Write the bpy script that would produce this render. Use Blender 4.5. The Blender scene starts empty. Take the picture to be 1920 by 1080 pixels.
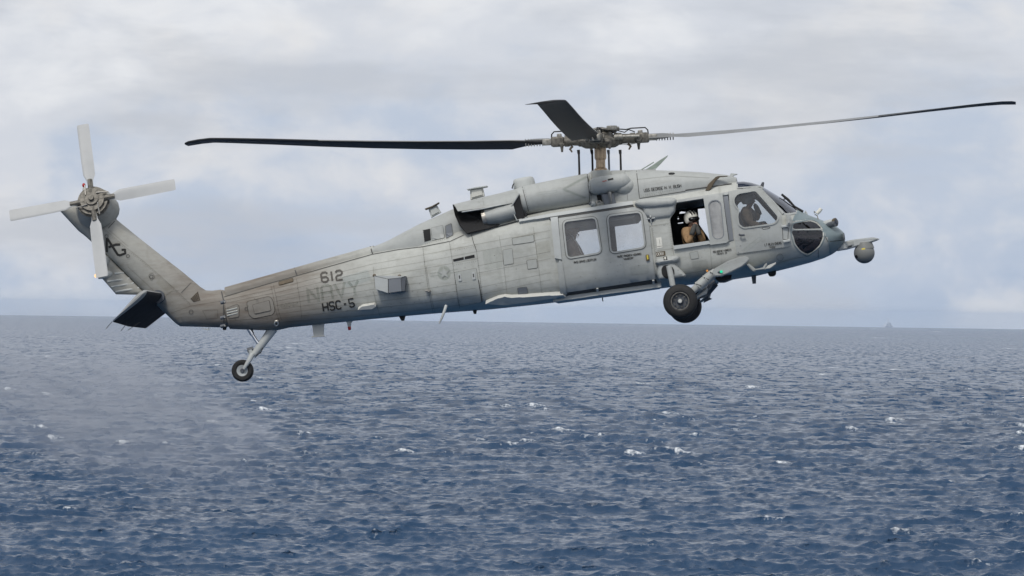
import bpy, bmesh, math, random
import numpy as np
from mathutils import Vector, Matrix, geometry
from mathutils.bvhtree import BVHTree

random.seed(4); rng = np.random.default_rng(11)
scene = bpy.context.scene
COL = scene.collection
R = math.radians

# ------------------------------------------------------------------ camera
F_PX = 8075.0                 # focal length in pixels of the 1920 px wide photograph
CAM_H = 32.0                  # height of the flight deck the picture was taken from
cam_data = bpy.data.cameras.new('camera'); cam = bpy.data.objects.new('camera', cam_data)
COL.objects.link(cam); scene.camera = cam
cam_data.sensor_width = 36.0; cam_data.lens = F_PX / 1920 * 36.0
cam_data.clip_start = 0.5; cam_data.clip_end = 200000
CAM_M = Matrix.Translation((0, 0, CAM_H)) @ Matrix.Rotation(R(90.285), 4, 'X') @ Matrix.Rotation(R(0.80), 4, 'Z')
cam.matrix_world = CAM_M

# ------------------------------------------------------------------ sky, sun, exposure
SUN_EL, SUN_AZ = 50.0, 203.0          # azimuth from +Y clockwise: behind the camera, a little to the left
world = bpy.data.worlds.new('World'); scene.world = world; world.use_nodes = True
wt = world.node_tree; wt.nodes.clear()
def wn(t, **k):
    n = wt.nodes.new(t)
    for a, v in k.items(): setattr(n, a, v)
    return n
def wl(a, b): wt.links.new(a, b)
sky = wn('ShaderNodeTexSky'); sky.sky_type = 'NISHITA'; sky.sun_disc = False
sky.sun_elevation = R(SUN_EL); sky.sun_rotation = R(SUN_AZ); sky.dust_density = 2.0; sky.altitude = 20
tc = wn('ShaderNodeTexCoord')
mp = wn('ShaderNodeMapping'); mp.inputs['Scale'].default_value = (1, 1, 1.9); wl(tc.outputs['Generated'], mp.inputs['Vector'])
mp.inputs['Location'].default_value = (13.3, 0.9, 4.4)
n1 = wn('ShaderNodeTexNoise'); n1.inputs['Scale'].default_value = 13; n1.inputs['Detail'].default_value = 7
n1.inputs['Roughness'].default_value = 0.5; n1.inputs['Distortion'].default_value = 0.25
n2 = wn('ShaderNodeTexNoise'); n2.inputs['Scale'].default_value = 34; n2.inputs['Detail'].default_value = 6
n2.inputs['Roughness'].default_value = 0.58; n2.inputs['Distortion'].default_value = 0.3
wl(mp.outputs[0], n1.inputs['Vector']); wl(mp.outputs[0], n2.inputs['Vector'])
sep = wn('ShaderNodeSeparateXYZ'); wl(tc.outputs['Generated'], sep.inputs[0])
elev = wn('ShaderNodeMapRange'); elev.interpolation_type = 'SMOOTHSTEP'
elev.inputs['From Min'].default_value = 0.004; elev.inputs['From Max'].default_value = 0.075
elev.inputs['To Min'].default_value = -0.13; elev.inputs['To Max'].default_value = 0.12
wl(sep.outputs['Z'], elev.inputs['Value'])
a1 = wn('ShaderNodeMath', operation='MULTIPLY'); a1.inputs[1].default_value = 0.62; wl(n1.outputs['Fac'], a1.inputs[0])
a2 = wn('ShaderNodeMath', operation='MULTIPLY_ADD'); a2.inputs[1].default_value = 0.38
wl(n2.outputs['Fac'], a2.inputs[0]); wl(a1.outputs[0], a2.inputs[2])
a3 = wn('ShaderNodeMath', operation='ADD'); wl(a2.outputs[0], a3.inputs[0]); wl(elev.outputs[0], a3.inputs[1])
ramp = wn('ShaderNodeValToRGB'); wl(a3.outputs[0], ramp.inputs[0])
cr = ramp.color_ramp; cr.interpolation = 'EASE'
cr.elements[0].position = 0.24; cr.elements[0].color = (0.345, 0.418, 0.545, 1)
cr.elements[1].position = 0.70; cr.elements[1].color = (0.668, 0.680, 0.708, 1)
e = cr.elements.new(0.43); e.color = (0.428, 0.486, 0.588, 1)
e = cr.elements.new(0.555); e.color = (0.545, 0.570, 0.624, 1)
# low cumulus heads, creamy where the light reaches them, and grey bands of stratus
mp3 = wn('ShaderNodeMapping'); mp3.inputs['Scale'].default_value = (1, 1, 1.5); mp3.inputs['Location'].default_value = (4.7, 2.2, 8.8); wl(tc.outputs['Generated'], mp3.inputs['Vector'])
n3 = wn('ShaderNodeTexNoise'); n3.inputs['Scale'].default_value = 24; n3.inputs['Detail'].default_value = 9; n3.inputs['Roughness'].default_value = 0.56; n3.inputs['Distortion'].default_value = 0.15; wl(mp3.outputs[0], n3.inputs['Vector'])
r3 = wn('ShaderNodeMapRange'); r3.interpolation_type = 'SMOOTHSTEP'; r3.inputs['From Min'].default_value = 0.50; r3.inputs['From Max'].default_value = 0.70; r3.inputs['To Max'].default_value = 0.62; wl(n3.outputs['Fac'], r3.inputs['Value'])
mx3 = wn('ShaderNodeMix', data_type='RGBA'); wl(r3.outputs[0], mx3.inputs['Factor']); wl(ramp.outputs[0], mx3.inputs['A']); mx3.inputs['B'].default_value = (0.685, 0.675, 0.672, 1)
mp4 = wn('ShaderNodeMapping'); mp4.inputs['Scale'].default_value = (1, 1, 4.2); mp4.inputs['Location'].default_value = (1.3, 7.1, 2.9); wl(tc.outputs['Generated'], mp4.inputs['Vector'])
n4 = wn('ShaderNodeTexNoise'); n4.inputs['Scale'].default_value = 10; n4.inputs['Detail'].default_value = 6; n4.inputs['Roughness'].default_value = 0.55; wl(mp4.outputs[0], n4.inputs['Vector'])
r4 = wn('ShaderNodeMapRange'); r4.interpolation_type = 'SMOOTHSTEP'; r4.inputs['From Min'].default_value = 0.47; r4.inputs['From Max'].default_value = 0.64; r4.inputs['To Max'].default_value = 0.78; wl(n4.outputs['Fac'], r4.inputs['Value'])
mx4 = wn('ShaderNodeMix', data_type='RGBA'); wl(r4.outputs[0], mx4.inputs['Factor']); wl(mx3.outputs['Result'], mx4.inputs['A']); mx4.inputs['B'].default_value = (0.440, 0.466, 0.520, 1)
bg_sky = wn('ShaderNodeBackground'); bg_sky.inputs['Strength'].default_value = 0.08; wl(sky.outputs[0], bg_sky.inputs['Color'])
bg_cloud = wn('ShaderNodeBackground'); bg_cloud.inputs['Strength'].default_value = 1.0; wl(mx4.outputs['Result'], bg_cloud.inputs['Color'])
mixw = wn('ShaderNodeMixShader'); mixw.inputs[0].default_value = 0.94
wl(bg_sky.outputs[0], mixw.inputs[1]); wl(bg_cloud.outputs[0], mixw.inputs[2])
wo = wn('ShaderNodeOutputWorld'); wl(mixw.outputs[0], wo.inputs['Surface'])

sun_d = bpy.data.lights.new('sun', 'SUN'); sun = bpy.data.objects.new('sun', sun_d); COL.objects.link(sun)
sun_d.energy = 1.5; sun_d.angle = R(14); sun_d.color = (1.0, 0.96, 0.9)
_a, _e = R(SUN_AZ), R(SUN_EL)
sun_dir = Vector((math.sin(_a) * math.cos(_e), math.cos(_a) * math.cos(_e), math.sin(_e)))
sun.rotation_euler = sun_dir.to_track_quat('Z', 'Y').to_euler(); sun.location = (0, 0, 200)

scene.view_settings.view_transform = 'Standard'; scene.view_settings.look = 'None'
scene.view_settings.exposure = 0.30; scene.view_settings.gamma = 1.0
scene.view_settings.use_curve_mapping = False
scene.cycles.max_bounces = 6; scene.cycles.diffuse_bounces = 3; scene.cycles.glossy_bounces = 3
scene.cycles.transparent_max_bounces = 12; scene.cycles.volume_bounces = 1
scene.cycles.caustics_reflective = False; scene.cycles.caustics_refractive = False

# ------------------------------------------------------------------ material helpers
def new_mat(name):
    m = bpy.data.materials.new(name); m.use_nodes = True; nt = m.node_tree; nt.nodes.clear()
    out = nt.nodes.new('ShaderNodeOutputMaterial'); return m, nt, out
def principled(name, col, rough=0.5, metal=0.0, spec=0.5, noise=0.0, nscale=6.0):
    m, nt, out = new_mat(name); b = nt.nodes.new('ShaderNodeBsdfPrincipled')
    b.inputs['Base Color'].default_value = (*col, 1); b.inputs['Roughness'].default_value = rough
    b.inputs['Metallic'].default_value = metal; b.inputs['Specular IOR Level'].default_value = spec
    nt.links.new(b.outputs[0], out.inputs['Surface'])
    if noise:
        t = nt.nodes.new('ShaderNodeTexCoord'); n = nt.nodes.new('ShaderNodeTexNoise')
        n.inputs['Scale'].default_value = nscale; n.inputs['Detail'].default_value = 6; n.inputs['Roughness'].default_value = 0.62
        nt.links.new(t.outputs['Object'], n.inputs['Vector'])
        r = nt.nodes.new('ShaderNodeValToRGB'); nt.links.new(n.outputs['Fac'], r.inputs[0])
        r.color_ramp.elements[0].position = 0.3; r.color_ramp.elements[1].position = 0.7
        r.color_ramp.elements[0].color = (*[c * (1 - noise) for c in col], 1)
        r.color_ramp.elements[1].color = (*[min(1, c * (1 + noise)) for c in col], 1)
        nt.links.new(r.outputs[0], b.inputs['Base Color'])
    return m

def tag(o, label=None, cat=None, group=None, kind=None):
    if label: o['label'] = label
    if cat: o['category'] = cat
    if group: o['group'] = group
    if kind: o['kind'] = kind
    return o

# ------------------------------------------------------------------ sea
def build_sea():
    RE = 7.4e6                                                # effective earth radius: the horizon is real
    rows_in = np.linspace(1.0, 455.0, 14)
    ang = np.linspace(math.atan(CAM_H / 458.0), 0.0011, 1200)  # depression angles: even on the picture
    r1 = CAM_H / np.tan(ang); far = np.geomspace(r1[-1] * 1.02, 36000, 130)
    rr = np.concatenate([rows_in, r1, far])
    dense = np.linspace(-8.3, 8.3, 790)
    side = np.concatenate([np.linspace(8.5, 20, 25), np.linspace(22, 180, 36)])
    th = np.radians(np.concatenate([-side[::-1], dense, side[:-1]]))
    n_r, n_t = len(rr), len(th)
    RR, TH = np.meshgrid(rr, th, indexing='ij')
    X = RR * np.sin(TH); Y = RR * np.cos(TH)
    dr = np.gradient(rr)[:, None]; dt = np.gradient(th)[None, :]
    cell = np.maximum(dr * 0.45, RR * dt)
    Z = np.zeros_like(X); DX = np.zeros_like(X); DY = np.zeros_like(X); J = np.zeros_like(X)
    main = R(84)                                              # the wind sea runs towards the right and away
    N = 165
    for i in range(N):
        lam = 1.05 * (24.0 / 1.05) ** ((i + rng.random()) / N)
        k = 2 * math.pi / lam
        d = main + rng.normal(0, 0.46 if lam < 5 else 0.34) + (R(34) if i % 4 == 0 else 0)
        A = 0.0102 * lam * (1.0 if lam < 2.8 else (2.8 / lam) ** 0.62)
        kx, ky = k * math.cos(d), k * math.sin(d); ph = rng.random() * 6.283
        w = np.clip((lam / cell - 1.0) / 1.5, 0, 1)
        p = kx * X + ky * Y + ph
        c, s = np.cos(p), np.sin(p)
        Z += A * w * c
        q = 1.0 * A
        DX -= q * w * math.cos(d) * s; DY -= q * w * math.sin(d) * s
        if lam > 2.2: J += A * k * c * (1.0 if lam > 4 else 0.5)
    # slow patches of stronger and weaker wind
    for lam, dd, A in ((38, 70, .16), (47, 96, .15), (62, 81, .17), (29, 118, .10), (83, 60, .14)):
        k = 2 * math.pi / lam; Z += A * np.cos(k * (math.cos(R(dd)) * X + math.sin(R(dd)) * Y) + dd) * np.clip((lam / cell - 1.3) / 1.6, 0, 1)
    patch = np.sin(X * 0.011 + 1.3 + 0.9 * np.sin(Y * 0.004)) * np.sin(Y * 0.0063 + 0.4 + 0.8 * np.sin(X * 0.007))
    patch += 0.8 * np.sin(X * 0.043 + Y * 0.019 + 2.1 * np.sin(X * 0.017 - Y * 0.009)) * np.sin(Y * 0.027 - X * 0.012 + 1.7 * np.sin(Y * 0.011))
    patch += 0.5 * np.sin(X * 0.11 - Y * 0.05 + 1.4 * np.sin(Y * 0.04)) * np.sin(Y * 0.071 + X * 0.06)
    gust = np.clip(1.0 + 0.20 * patch, 0.5, 1.6)
    Z *= gust
    foam = J * np.sqrt(gust)
    thr = np.quantile(foam[14:620, 70:830], 0.9976)
    fm = np.clip((foam - thr) / (thr * 0.34), 0, 1)
    trail = np.zeros_like(fm)                                 # thin foam left behind the breaking crest
    for k in range(1, 4): trail[:-k] = np.maximum(trail[:-k], fm[k:] * 0.6 * (1 - k / 5))
    base_ = np.maximum(fm, trail)
    for k in range(1, 24): trail[:, k:] = np.maximum(trail[:, k:], base_[:, :-k] * 0.86 * (1 - k / 26))
    for k in range(1, 8): trail[:, :-k] = np.maximum(trail[:, :-k], base_[:, k:] * 0.86 * (1 - k / 9))
    fm = np.maximum(fm, trail)
    X2 = X + DX; Y2 = Y + DY
    Zc = Z - RR ** 2 / (2 * RE)
    co = np.stack([X2, Y2, Zc], -1).reshape(-1, 3).astype(np.float32)
    idx = np.arange(n_r * n_t).reshape(n_r, n_t)
    a = idx[:-1, :-1].ravel(); b = idx[:-1, 1:].ravel(); c = idx[1:, 1:].ravel(); d = idx[1:, :-1].ravel()
    quads = np.stack([a, d, c, b], -1)
    # close the ring behind the camera
    a2 = idx[:-1, -1]; b2 = idx[:-1, 0]; c2 = idx[1:, 0]; d2 = idx[1:, -1]
    quads = np.concatenate([quads, np.stack([a2, d2, c2, b2], -1)]).astype(np.int32)
    me = bpy.data.meshes.new('sea'); me.vertices.add(len(co)); me.vertices.foreach_set('co', co.ravel())
    nq = len(quads); me.loops.add(nq * 4); me.polygons.add(nq)
    me.loops.foreach_set('vertex_index', quads.ravel())
    me.polygons.foreach_set('loop_start', np.arange(0, nq * 4, 4, dtype=np.int32))
    me.polygons.foreach_set('loop_total', np.full(nq, 4, dtype=np.int32))
    me.polygons.foreach_set('use_smooth', np.ones(nq, dtype=bool))
    at = me.attributes.new('foam', 'FLOAT', 'POINT'); at.data.foreach_set('value', fm.ravel().astype(np.float32))
    me.update(calc_edges=True)
    o = bpy.data.objects.new('sea', me); COL.objects.link(o); tag(o, kind='structure')
    m, nt, out = new_mat('sea_water')
    N_ = nt.nodes.new; L = nt.links.new
    p = N_('ShaderNodeBsdfPrincipled'); p.inputs['IOR'].default_value = 1.33
    p.inputs['Roughness'].default_value = 0.16
    g = N_('ShaderNodeNewGeometry')
    mpp = N_('ShaderNodeMapping'); mpp.inputs['Rotation'].default_value = (0, 0, R(-82)); L(g.outputs['Position'], mpp.inputs['Vector'])
    mpp.inputs['Scale'].default_value = (1.0, 0.42, 1)
    bn = N_('ShaderNodeTexNoise'); bn.inputs['Scale'].default_value = 2.2; bn.inputs['Detail'].default_value = 5; bn.inputs['Roughness'].default_value = 0.6
    L(mpp.outputs[0], bn.inputs['Vector'])
    bump = N_('ShaderNodeBump'); bump.inputs['Strength'].default_value = 0.85; bump.inputs['Distance'].default_value = 0.16
    L(bn.outputs['Fac'], bump.inputs['Height'])
    # waves too far off to be meshed: their slopes go on as a spread of the normal
    sn = N_('ShaderNodeTexNoise'); sn.inputs['Scale'].default_value = 0.22; sn.inputs['Detail'].default_value = 6; sn.inputs['Roughness'].default_value = 0.72
    L(mpp.outputs[0], sn.inputs['Vector'])
    sv = N_('ShaderNodeVectorMath'); sv.operation = 'SUBTRACT'; L(sn.outputs['Color'], sv.inputs[0]); sv.inputs[1].default_value = (0.5, 0.5, 0.5)
    ln = N_('ShaderNodeVectorMath'); ln.operation = 'LENGTH'; L(g.outputs['Position'], ln.inputs[0])
    dm = N_('ShaderNodeMapRange'); dm.inputs['From Min'].default_value = 450; dm.inputs['From Max'].default_value = 1700
    dm.inputs['To Min'].default_value = 0.55; dm.inputs['To Max'].default_value = 3.4; L(ln.outputs['Value'], dm.inputs['Value'])
    im = N_('ShaderNodeMapRange'); im.inputs['From Min'].default_value = 500; im.inputs['From Max'].default_value = 1500
    im.inputs['To Min'].default_value = 1.315; im.inputs['To Max'].default_value = 1.11; L(ln.outputs['Value'], im.inputs['Value']); L(im.outputs[0], p.inputs['IOR'])
    sc_ = N_('ShaderNodeVectorMath'); sc_.operation = 'SCALE'; L(sv.outputs[0], sc_.inputs[0]); L(dm.outputs[0], sc_.inputs['Scale'])
    fl = N_('ShaderNodeVectorMath'); fl.operation = 'MULTIPLY'; L(sc_.outputs[0], fl.inputs[0]); fl.inputs[1].default_value = (1, 1, 0)
    ad = N_('ShaderNodeVectorMath'); ad.operation = 'ADD'; L(bump.outputs[0], ad.inputs[0]); L(fl.outputs[0], ad.inputs[1])
    nm = N_('ShaderNodeVectorMath'); nm.operation = 'NORMALIZE'; L(ad.outputs[0], nm.inputs[0]); L(nm.outputs[0], p.inputs['Normal'])
    cn = N_('ShaderNodeTexNoise'); cn.inputs['Scale'].default_value = 0.012; cn.inputs['Detail'].default_value = 4
    L(g.outputs['Position'], cn.inputs['Vector'])
    rc = N_('ShaderNodeValToRGB'); L(cn.outputs['Fac'], rc.inputs[0])
    rc.color_ramp.elements[0].position = 0.35; rc.color_ramp.elements[0].color = (0.015, 0.046, 0.100, 1)
    rc.color_ramp.elements[1].position = 0.65; rc.color_ramp.elements[1].color = (0.018, 0.053, 0.113, 1)
    fa = N_('ShaderNodeAttribute'); fa.attribute_name = 'foam'
    fn = N_('ShaderNodeTexNoise'); fn.inputs['Scale'].default_value = 1.2; fn.inputs['Detail'].default_value = 5; fn.inputs['Roughness'].default_value = 0.65
    L(mpp.outputs[0], fn.inputs['Vector'])
    f1 = N_('ShaderNodeMath'); f1.operation = 'MULTIPLY_ADD'; L(fn.outputs['Fac'], f1.inputs[0]); f1.inputs[1].default_value = 1.9; f1.inputs[2].default_value = -0.95
    f2 = N_('ShaderNodeMath'); f2.operation = 'ADD'; L(f1.outputs[0], f2.inputs[0]); L(fa.outputs['Fac'], f2.inputs[1])
    fr = N_('ShaderNodeMapRange'); fr.inputs['From Min'].default_value = 0.46; fr.inputs['From Max'].default_value = 1.0; L(f2.outputs[0], fr.inputs['Value'])
    fon = N_('ShaderNodeMath'); fon.operation = 'GREATER_THAN'; L(fa.outputs['Fac'], fon.inputs[0]); fon.inputs[1].default_value = 0.02
    fmul = N_('ShaderNodeMath'); fmul.operation = 'MULTIPLY'; L(fon.outputs[0], fmul.inputs[0]); L(fr.outputs[0], fmul.inputs[1])
    mx = N_('ShaderNodeMix'); mx.data_type = 'RGBA'; L(fmul.outputs[0], mx.inputs['Factor'])
    L(rc.outputs[0], mx.inputs['A']); mx.inputs['B'].default_value = (0.78, 0.81, 0.83, 1)
    L(mx.outputs['Result'], p.inputs['Base Color'])
    rm = N_('ShaderNodeMapRange'); rm.inputs['To Min'].default_value = 0.16; rm.inputs['To Max'].default_value = 0.8
    L(fmul.outputs[0], rm.inputs['Value']); L(rm.outputs[0], p.inputs['Roughness'])
    L(p.outputs[0], out.inputs['Surface'])
    me.materials.append(m)
    return o
build_sea()

# ------------------------------------------------------------------ haze
def build_haze():
    bm = bmesh.new(); bmesh.ops.create_cube(bm, size=1.0)
    me = bpy.data.meshes.new('haze'); bm.to_mesh(me); bm.free()
    o = bpy.data.objects.new('haze', me); COL.objects.link(o)
    o.scale = (80000, 80000, 170); o.location = (0, 0, -25); tag(o, kind='stuff')
    m, nt, out = new_mat('sea_haze'); v = nt.nodes.new('ShaderNodeVolumePrincipled')
    v.inputs['Color'].default_value = (0.70, 0.83, 1.0, 1); v.inputs['Density'].default_value = 2.4e-5
    v.inputs['Anisotropy'].default_value = 0.0
    nt.links.new(v.outputs[0], out.inputs['Volume']); me.materials.append(m)
    return o
build_haze()

# ================================================================== modelling helpers
# The helicopter hangs 85 m away. Everything on it is built in its own frame (x forward, y to port, z up);
# measurements were read off the photograph in pixels and are turned into points on its real surfaces.
def ray_world(px, py):
    d = CAM_M.to_3x3() @ Vector(((px - 960) / F_PX, -(py - 540) / F_PX, -1.0))
    return Vector((0, 0, CAM_H)), d
_o, _d = ray_world(1125, 420); _t = 85.0 / _d.y
HELI_POS = _o + _d * _t
HELI_M = Matrix.Translation(HELI_POS) @ Matrix.Rotation(R(-4.0), 4, 'Z') @ Matrix.Rotation(R(-8.2), 4, 'Y') @ Matrix.Rotation(R(-2.0), 4, 'X')
HELI_I = HELI_M.inverted(); HELI_I3 = HELI_I.to_3x3()
CAM_I = CAM_M.inverted()
def ray_local(px, py):
    o, d = ray_world(px, py)
    return HELI_I @ o, (HELI_I3 @ d).normalized()
def P(px, py, y=0.0):
    """point of the helicopter frame at sideways position y that shows at this photo pixel"""
    o, d = ray_local(px, py); t = (y - o.y) / d.y
    return o + d * t
def to_px(p):
    c = CAM_I @ (HELI_M @ Vector(p)); return (960 + F_PX * c.x / -c.z, 540 - F_PX * c.y / -c.z)
PXM = 95.0
def M_(px): return px / PXM

heli = bpy.data.objects.new('helicopter', None); COL.objects.link(heli); heli.matrix_world = HELI_M
heli.empty_display_size = 1.0

def link(name, me, mat=None, parent=None, smooth=38):
    o = bpy.data.objects.new(name, me); COL.objects.link(o)
    if mat is not None:
        for m in (mat if isinstance(mat, (list, tuple)) else [mat]): me.materials.append(m)
    o.parent = heli if parent is None else parent
    if smooth:
        me.polygons.foreach_set('use_smooth', np.ones(len(me.polygons), dtype=bool))
        if smooth < 180: me.set_sharp_from_angle(angle=R(smooth))
    return o
def mesh_from(name, verts, faces):
    me = bpy.data.meshes.new(name); me.from_pydata([tuple(v) for v in verts], [], faces); me.update(); return me
def bm_link(name, bm, mat=None, parent=None, smooth=38, recalc=True):
    if recalc: bmesh.ops.recalc_face_normals(bm, faces=bm.faces)
    me = bpy.data.meshes.new(name); bm.to_mesh(me); bm.free(); return link(name, me, mat, parent, smooth)
def mirrored(o, name=None, parent=None):
    """port-side twin of a starboard part"""
    me = o.data.copy(); me.transform(Matrix.Scale(-1, 4, (0, 1, 0))); me.flip_normals()
    c = bpy.data.objects.new(name or o.name.split('.')[0], me); COL.objects.link(c)
    c.parent = parent if parent is not None else o.parent
    for md in o.modifiers:
        n = c.modifiers.new(md.name, md.type)
        if md.type == 'SOLIDIFY': n.thickness = md.thickness; n.offset = md.offset; n.material_offset = md.material_offset
    return c

SURF = []                                       # surfaces that later parts are laid on
def register(o=None, verts=None, faces=None):
    if o is not None:
        verts = [v.co.copy() for v in o.data.vertices]; faces = [tuple(p.vertices) for p in o.data.polygons]
    SURF.append(BVHTree.FromPolygons(verts, faces)); return SURF[-1]
def hit(px, py, surfs=None, y_miss=-0.9):
    o, d = ray_local(px, py); best = None
    for b in (surfs or SURF):
        h = b.ray_cast(o, d)
        if h[0] is not None and (best is None or h[3] < best[2]):
            n = h[1] if h[1].dot(d) < 0 else -h[1]
            best = (h[0], n, h[3])
    if best is None: return P(px, py, y_miss), Vector((0, -1, 0)), False
    return best[0], best[1], True

# ---- 2D outlines
def resample(pts, step, closed=True):
    out = []; n = len(pts)
    for i in range(n if closed else n - 1):
        a = pts[i]; b = pts[(i + 1) % n]; L = math.hypot(b[0] - a[0], b[1] - a[1]); k = max(1, int(round(L / step)))
        for j in range(k): out.append((a[0] + (b[0] - a[0]) * j / k, a[1] + (b[1] - a[1]) * j / k))
    if not closed: out.append(tuple(pts[-1]))
    return out
def rounded(pts, r, n=5):
    out = []; m = len(pts)
    for i in range(m):
        p = Vector(pts[i]); a = Vector(pts[i - 1]) - p; b = Vector(pts[(i + 1) % m]) - p
        rr = min(r, a.length * 0.48, b.length * 0.48); a.normalize(); b.normalize()
        p0 = p + a * rr; p1 = p + b * rr
        for k in range(n + 1):
            t = k / n; q = p0 * (1 - t) ** 2 + p * 2 * t * (1 - t) + p1 * t * t; out.append((q.x, q.y))
    return out
def grow(pts, d):
    """outline moved outwards by d"""
    n = len(pts); A = sum(pts[i][0] * pts[(i + 1) % n][1] - pts[(i + 1) % n][0] * pts[i][1] for i in range(n)); s = 1 if A > 0 else -1
    out = []
    for i in range(n):
        a = Vector(pts[i - 1]); p = Vector(pts[i]); b = Vector(pts[(i + 1) % n])
        e1 = p - a; e2 = b - p
        if e1.length < 1e-6 or e2.length < 1e-6: out.append(tuple(p)); continue
        e1.normalize(); e2.normalize()
        n1 = Vector((e1.y, -e1.x)) * s; n2 = Vector((e2.y, -e2.x)) * s
        nn = n1 + n2
        if nn.length < 1e-4: nn = n1.copy()
        nn.normalize(); k = d / max(0.45, nn.dot(n1)); q = p + nn * k; out.append((q.x, q.y))
    return out
def inside(x, y, poly):
    c = False; n = len(poly); j = n - 1
    for i in range(n):
        xi, yi = poly[i]; xj, yj = poly[j]
        if (yi > y) != (yj > y) and x < (xj - xi) * (y - yi) / (yj - yi) + xi: c = not c
        j = i
    return c
def dist_poly(x, y, A):
    """distance to an outline given as array of points (closed)"""
    a = A; b = np.roll(A, -1, 0); ab = b - a; ap = np.array((x, y)) - a
    t = np.clip((ap * ab).sum(1) / np.maximum((ab * ab).sum(1), 1e-12), 0, 1)
    q = a + ab * t[:, None]; dd = np.hypot(q[:, 0] - x, q[:, 1] - y); i = dd.argmin()
    return dd[i], q[i]
def triangulate(outer, holes, grid, extra=()):
    vs = []; es = []
    for loop in [outer] + list(holes):
        b = len(vs); vs += [Vector(p) for p in loop]; es += [(b + i, b + (i + 1) % len(loop)) for i in range(len(loop))]
    O = np.array(outer); HS = [np.array(h) for h in holes]
    xs = O[:, 0]; ys = O[:, 1]; g = grid
    y = ys.min() + g / 2
    while y < ys.max():
        x = xs.min() + g / 2
        while x < xs.max():
            if inside(x, y, outer) and dist_poly(x, y, O)[0] > g * 0.5 and not any(inside(x, y, h) or dist_poly(x, y, H)[0] < g * 0.5 for h, H in zip(holes, HS)):
                vs.append(Vector((x, y)))
            x += g
        y += g
    for p in extra: vs.append(Vector(p))
    r = geometry.delaunay_2d_cdt(vs, es, [], 0, 1e-5)
    V = r[0]; T = []
    for f in r[2]:
        for k in range(1, len(f) - 1):
            t = (f[0], f[k], f[k + 1]); cx = sum(V[i].x for i in t) / 3; cy = sum(V[i].y for i in t) / 3
            if inside(cx, cy, outer) and not any(inside(cx, cy, h) for h in holes): T.append(t)
    return [(v.x, v.y) for v in V], T

def plate(name, outer, holes=(), off0=0.0, off1=0.02, mat=None, parent=None, grid=8, step=5, both=False, surfs=None, reg=False, y_miss=-0.9, smooth=38, back=False, nrm=None, planar=False, walls=True):
    """a sheet that follows the skin: outline in photo pixels, from off0 to off1 metres above the skin"""
    outer = resample(outer, step); holes = [resample(h, step) for h in holes]
    V, T = triangulate(outer, holes, grid)
    H = [hit(x, y, surfs, y_miss) for x, y in V]
    N = [Vector(nrm) if nrm else h[1] for h in H]
    n = len(V); top = [h[0] + m * off1 for h, m in zip(H, N)]; bot = [h[0] + m * off0 for h, m in zip(H, N)]
    if planar:
        A = np.array([(p.x, p.z, 1.0) for p in top]); c_, *_ = np.linalg.lstsq(A, np.array([p.y for p in top]), rcond=None)
        for p in top: p.y = c_[0] * p.x + c_[1] * p.z + c_[2]
        for p in bot: p.y = c_[0] * p.x + c_[1] * p.z + c_[2] + abs(off1 - off0)
    faces = []; cnt = {}
    for t in T:
        a, b, c = (top[i] for i in t); view = (b - a).cross(c - a)
        if view.dot(N[t[0]]) < 0: t = (t[0], t[2], t[1])
        faces.append(t)
        for i in range(3): cnt.setdefault((min(t[i], t[(i + 1) % 3]), max(t[i], t[(i + 1) % 3])), []).append((t[i], t[(i + 1) % 3]))
    fin = list(faces); verts = top + bot
    for k, l in cnt.items():
        if len(l) == 1 and walls: a, b = l[0]; fin.append((a, a + n, b + n, b))
    if back: fin += [(t[0] + n, t[2] + n, t[1] + n) for t in faces]
    me = mesh_from(name, verts, fin); bm = bmesh.new(); bm.from_mesh(me)
    bmesh.ops.delete(bm, geom=[v for v in bm.verts if not v.link_faces], context='VERTS'); bm.to_mesh(me); bm.free()
    o = link(name, me, mat, parent, smooth)
    if reg: register(verts=top, faces=faces)
    if both: return o, mirrored(o, name, parent)
    return o

class Strips:
    """thin painted or sealed lines that follow the skin, gathered in one mesh"""
    def __init__(s): s.v = []; s.f = []
    def line(s, pts, w, off=0.007, step=6, surfs=None, closed=False):
        q = resample(pts, step, closed)
        if closed: q.append(q[0])
        if len(q) < 2: return
        b = len(s.v); ok = []
        for i, p in enumerate(q):
            a = Vector(q[max(0, i - 1)]); c = Vector(q[min(len(q) - 1, i + 1)]); d = c - a
            if closed and i in (0, len(q) - 1): d = Vector(q[1]) - Vector(q[-2])
            if d.length < 1e-6: d = Vector((1, 0))
            d.normalize(); nn = Vector((-d.y, d.x)) * (w / 2)
            okk = True
            for sg in (-1, 1):
                h = hit(p[0] + nn.x * sg, p[1] + nn.y * sg, surfs); s.v.append(h[0] + h[1] * off); okk = okk and h[2]
            ok.append(okk)
        for i in range(len(q) - 1):
            k = b + 2 * i
            if ok[i] and ok[i + 1] and (s.v[k] - s.v[k + 2]).length < 0.6: s.f.append((k, k + 2, k + 3, k + 1))
    def dot(s, x, y, r, off=0.008, n=6, surfs=None):
        b = len(s.v); good = True
        for i in range(n):
            h = hit(x + r * math.cos(6.283 * i / n), y + r * math.sin(6.283 * i / n), surfs); s.v.append(h[0] + h[1] * off); good = good and h[2]
        if good: s.f.append(tuple(range(b, b + n)))
    def area(s, poly, off=0.003, surfs=None, grid=9, step=5):
        V, T = triangulate(resample(poly, step), [], grid); b = len(s.v)
        for x, y in V: h = hit(x, y, surfs); s.v.append(h[0] + h[1] * off)
        s.f += [tuple(b + i for i in t) for t in T]
    def build(s, name, mat, parent=None):
        return link(name, mesh_from(name, s.v, s.f), mat, parent, 0)

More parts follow.
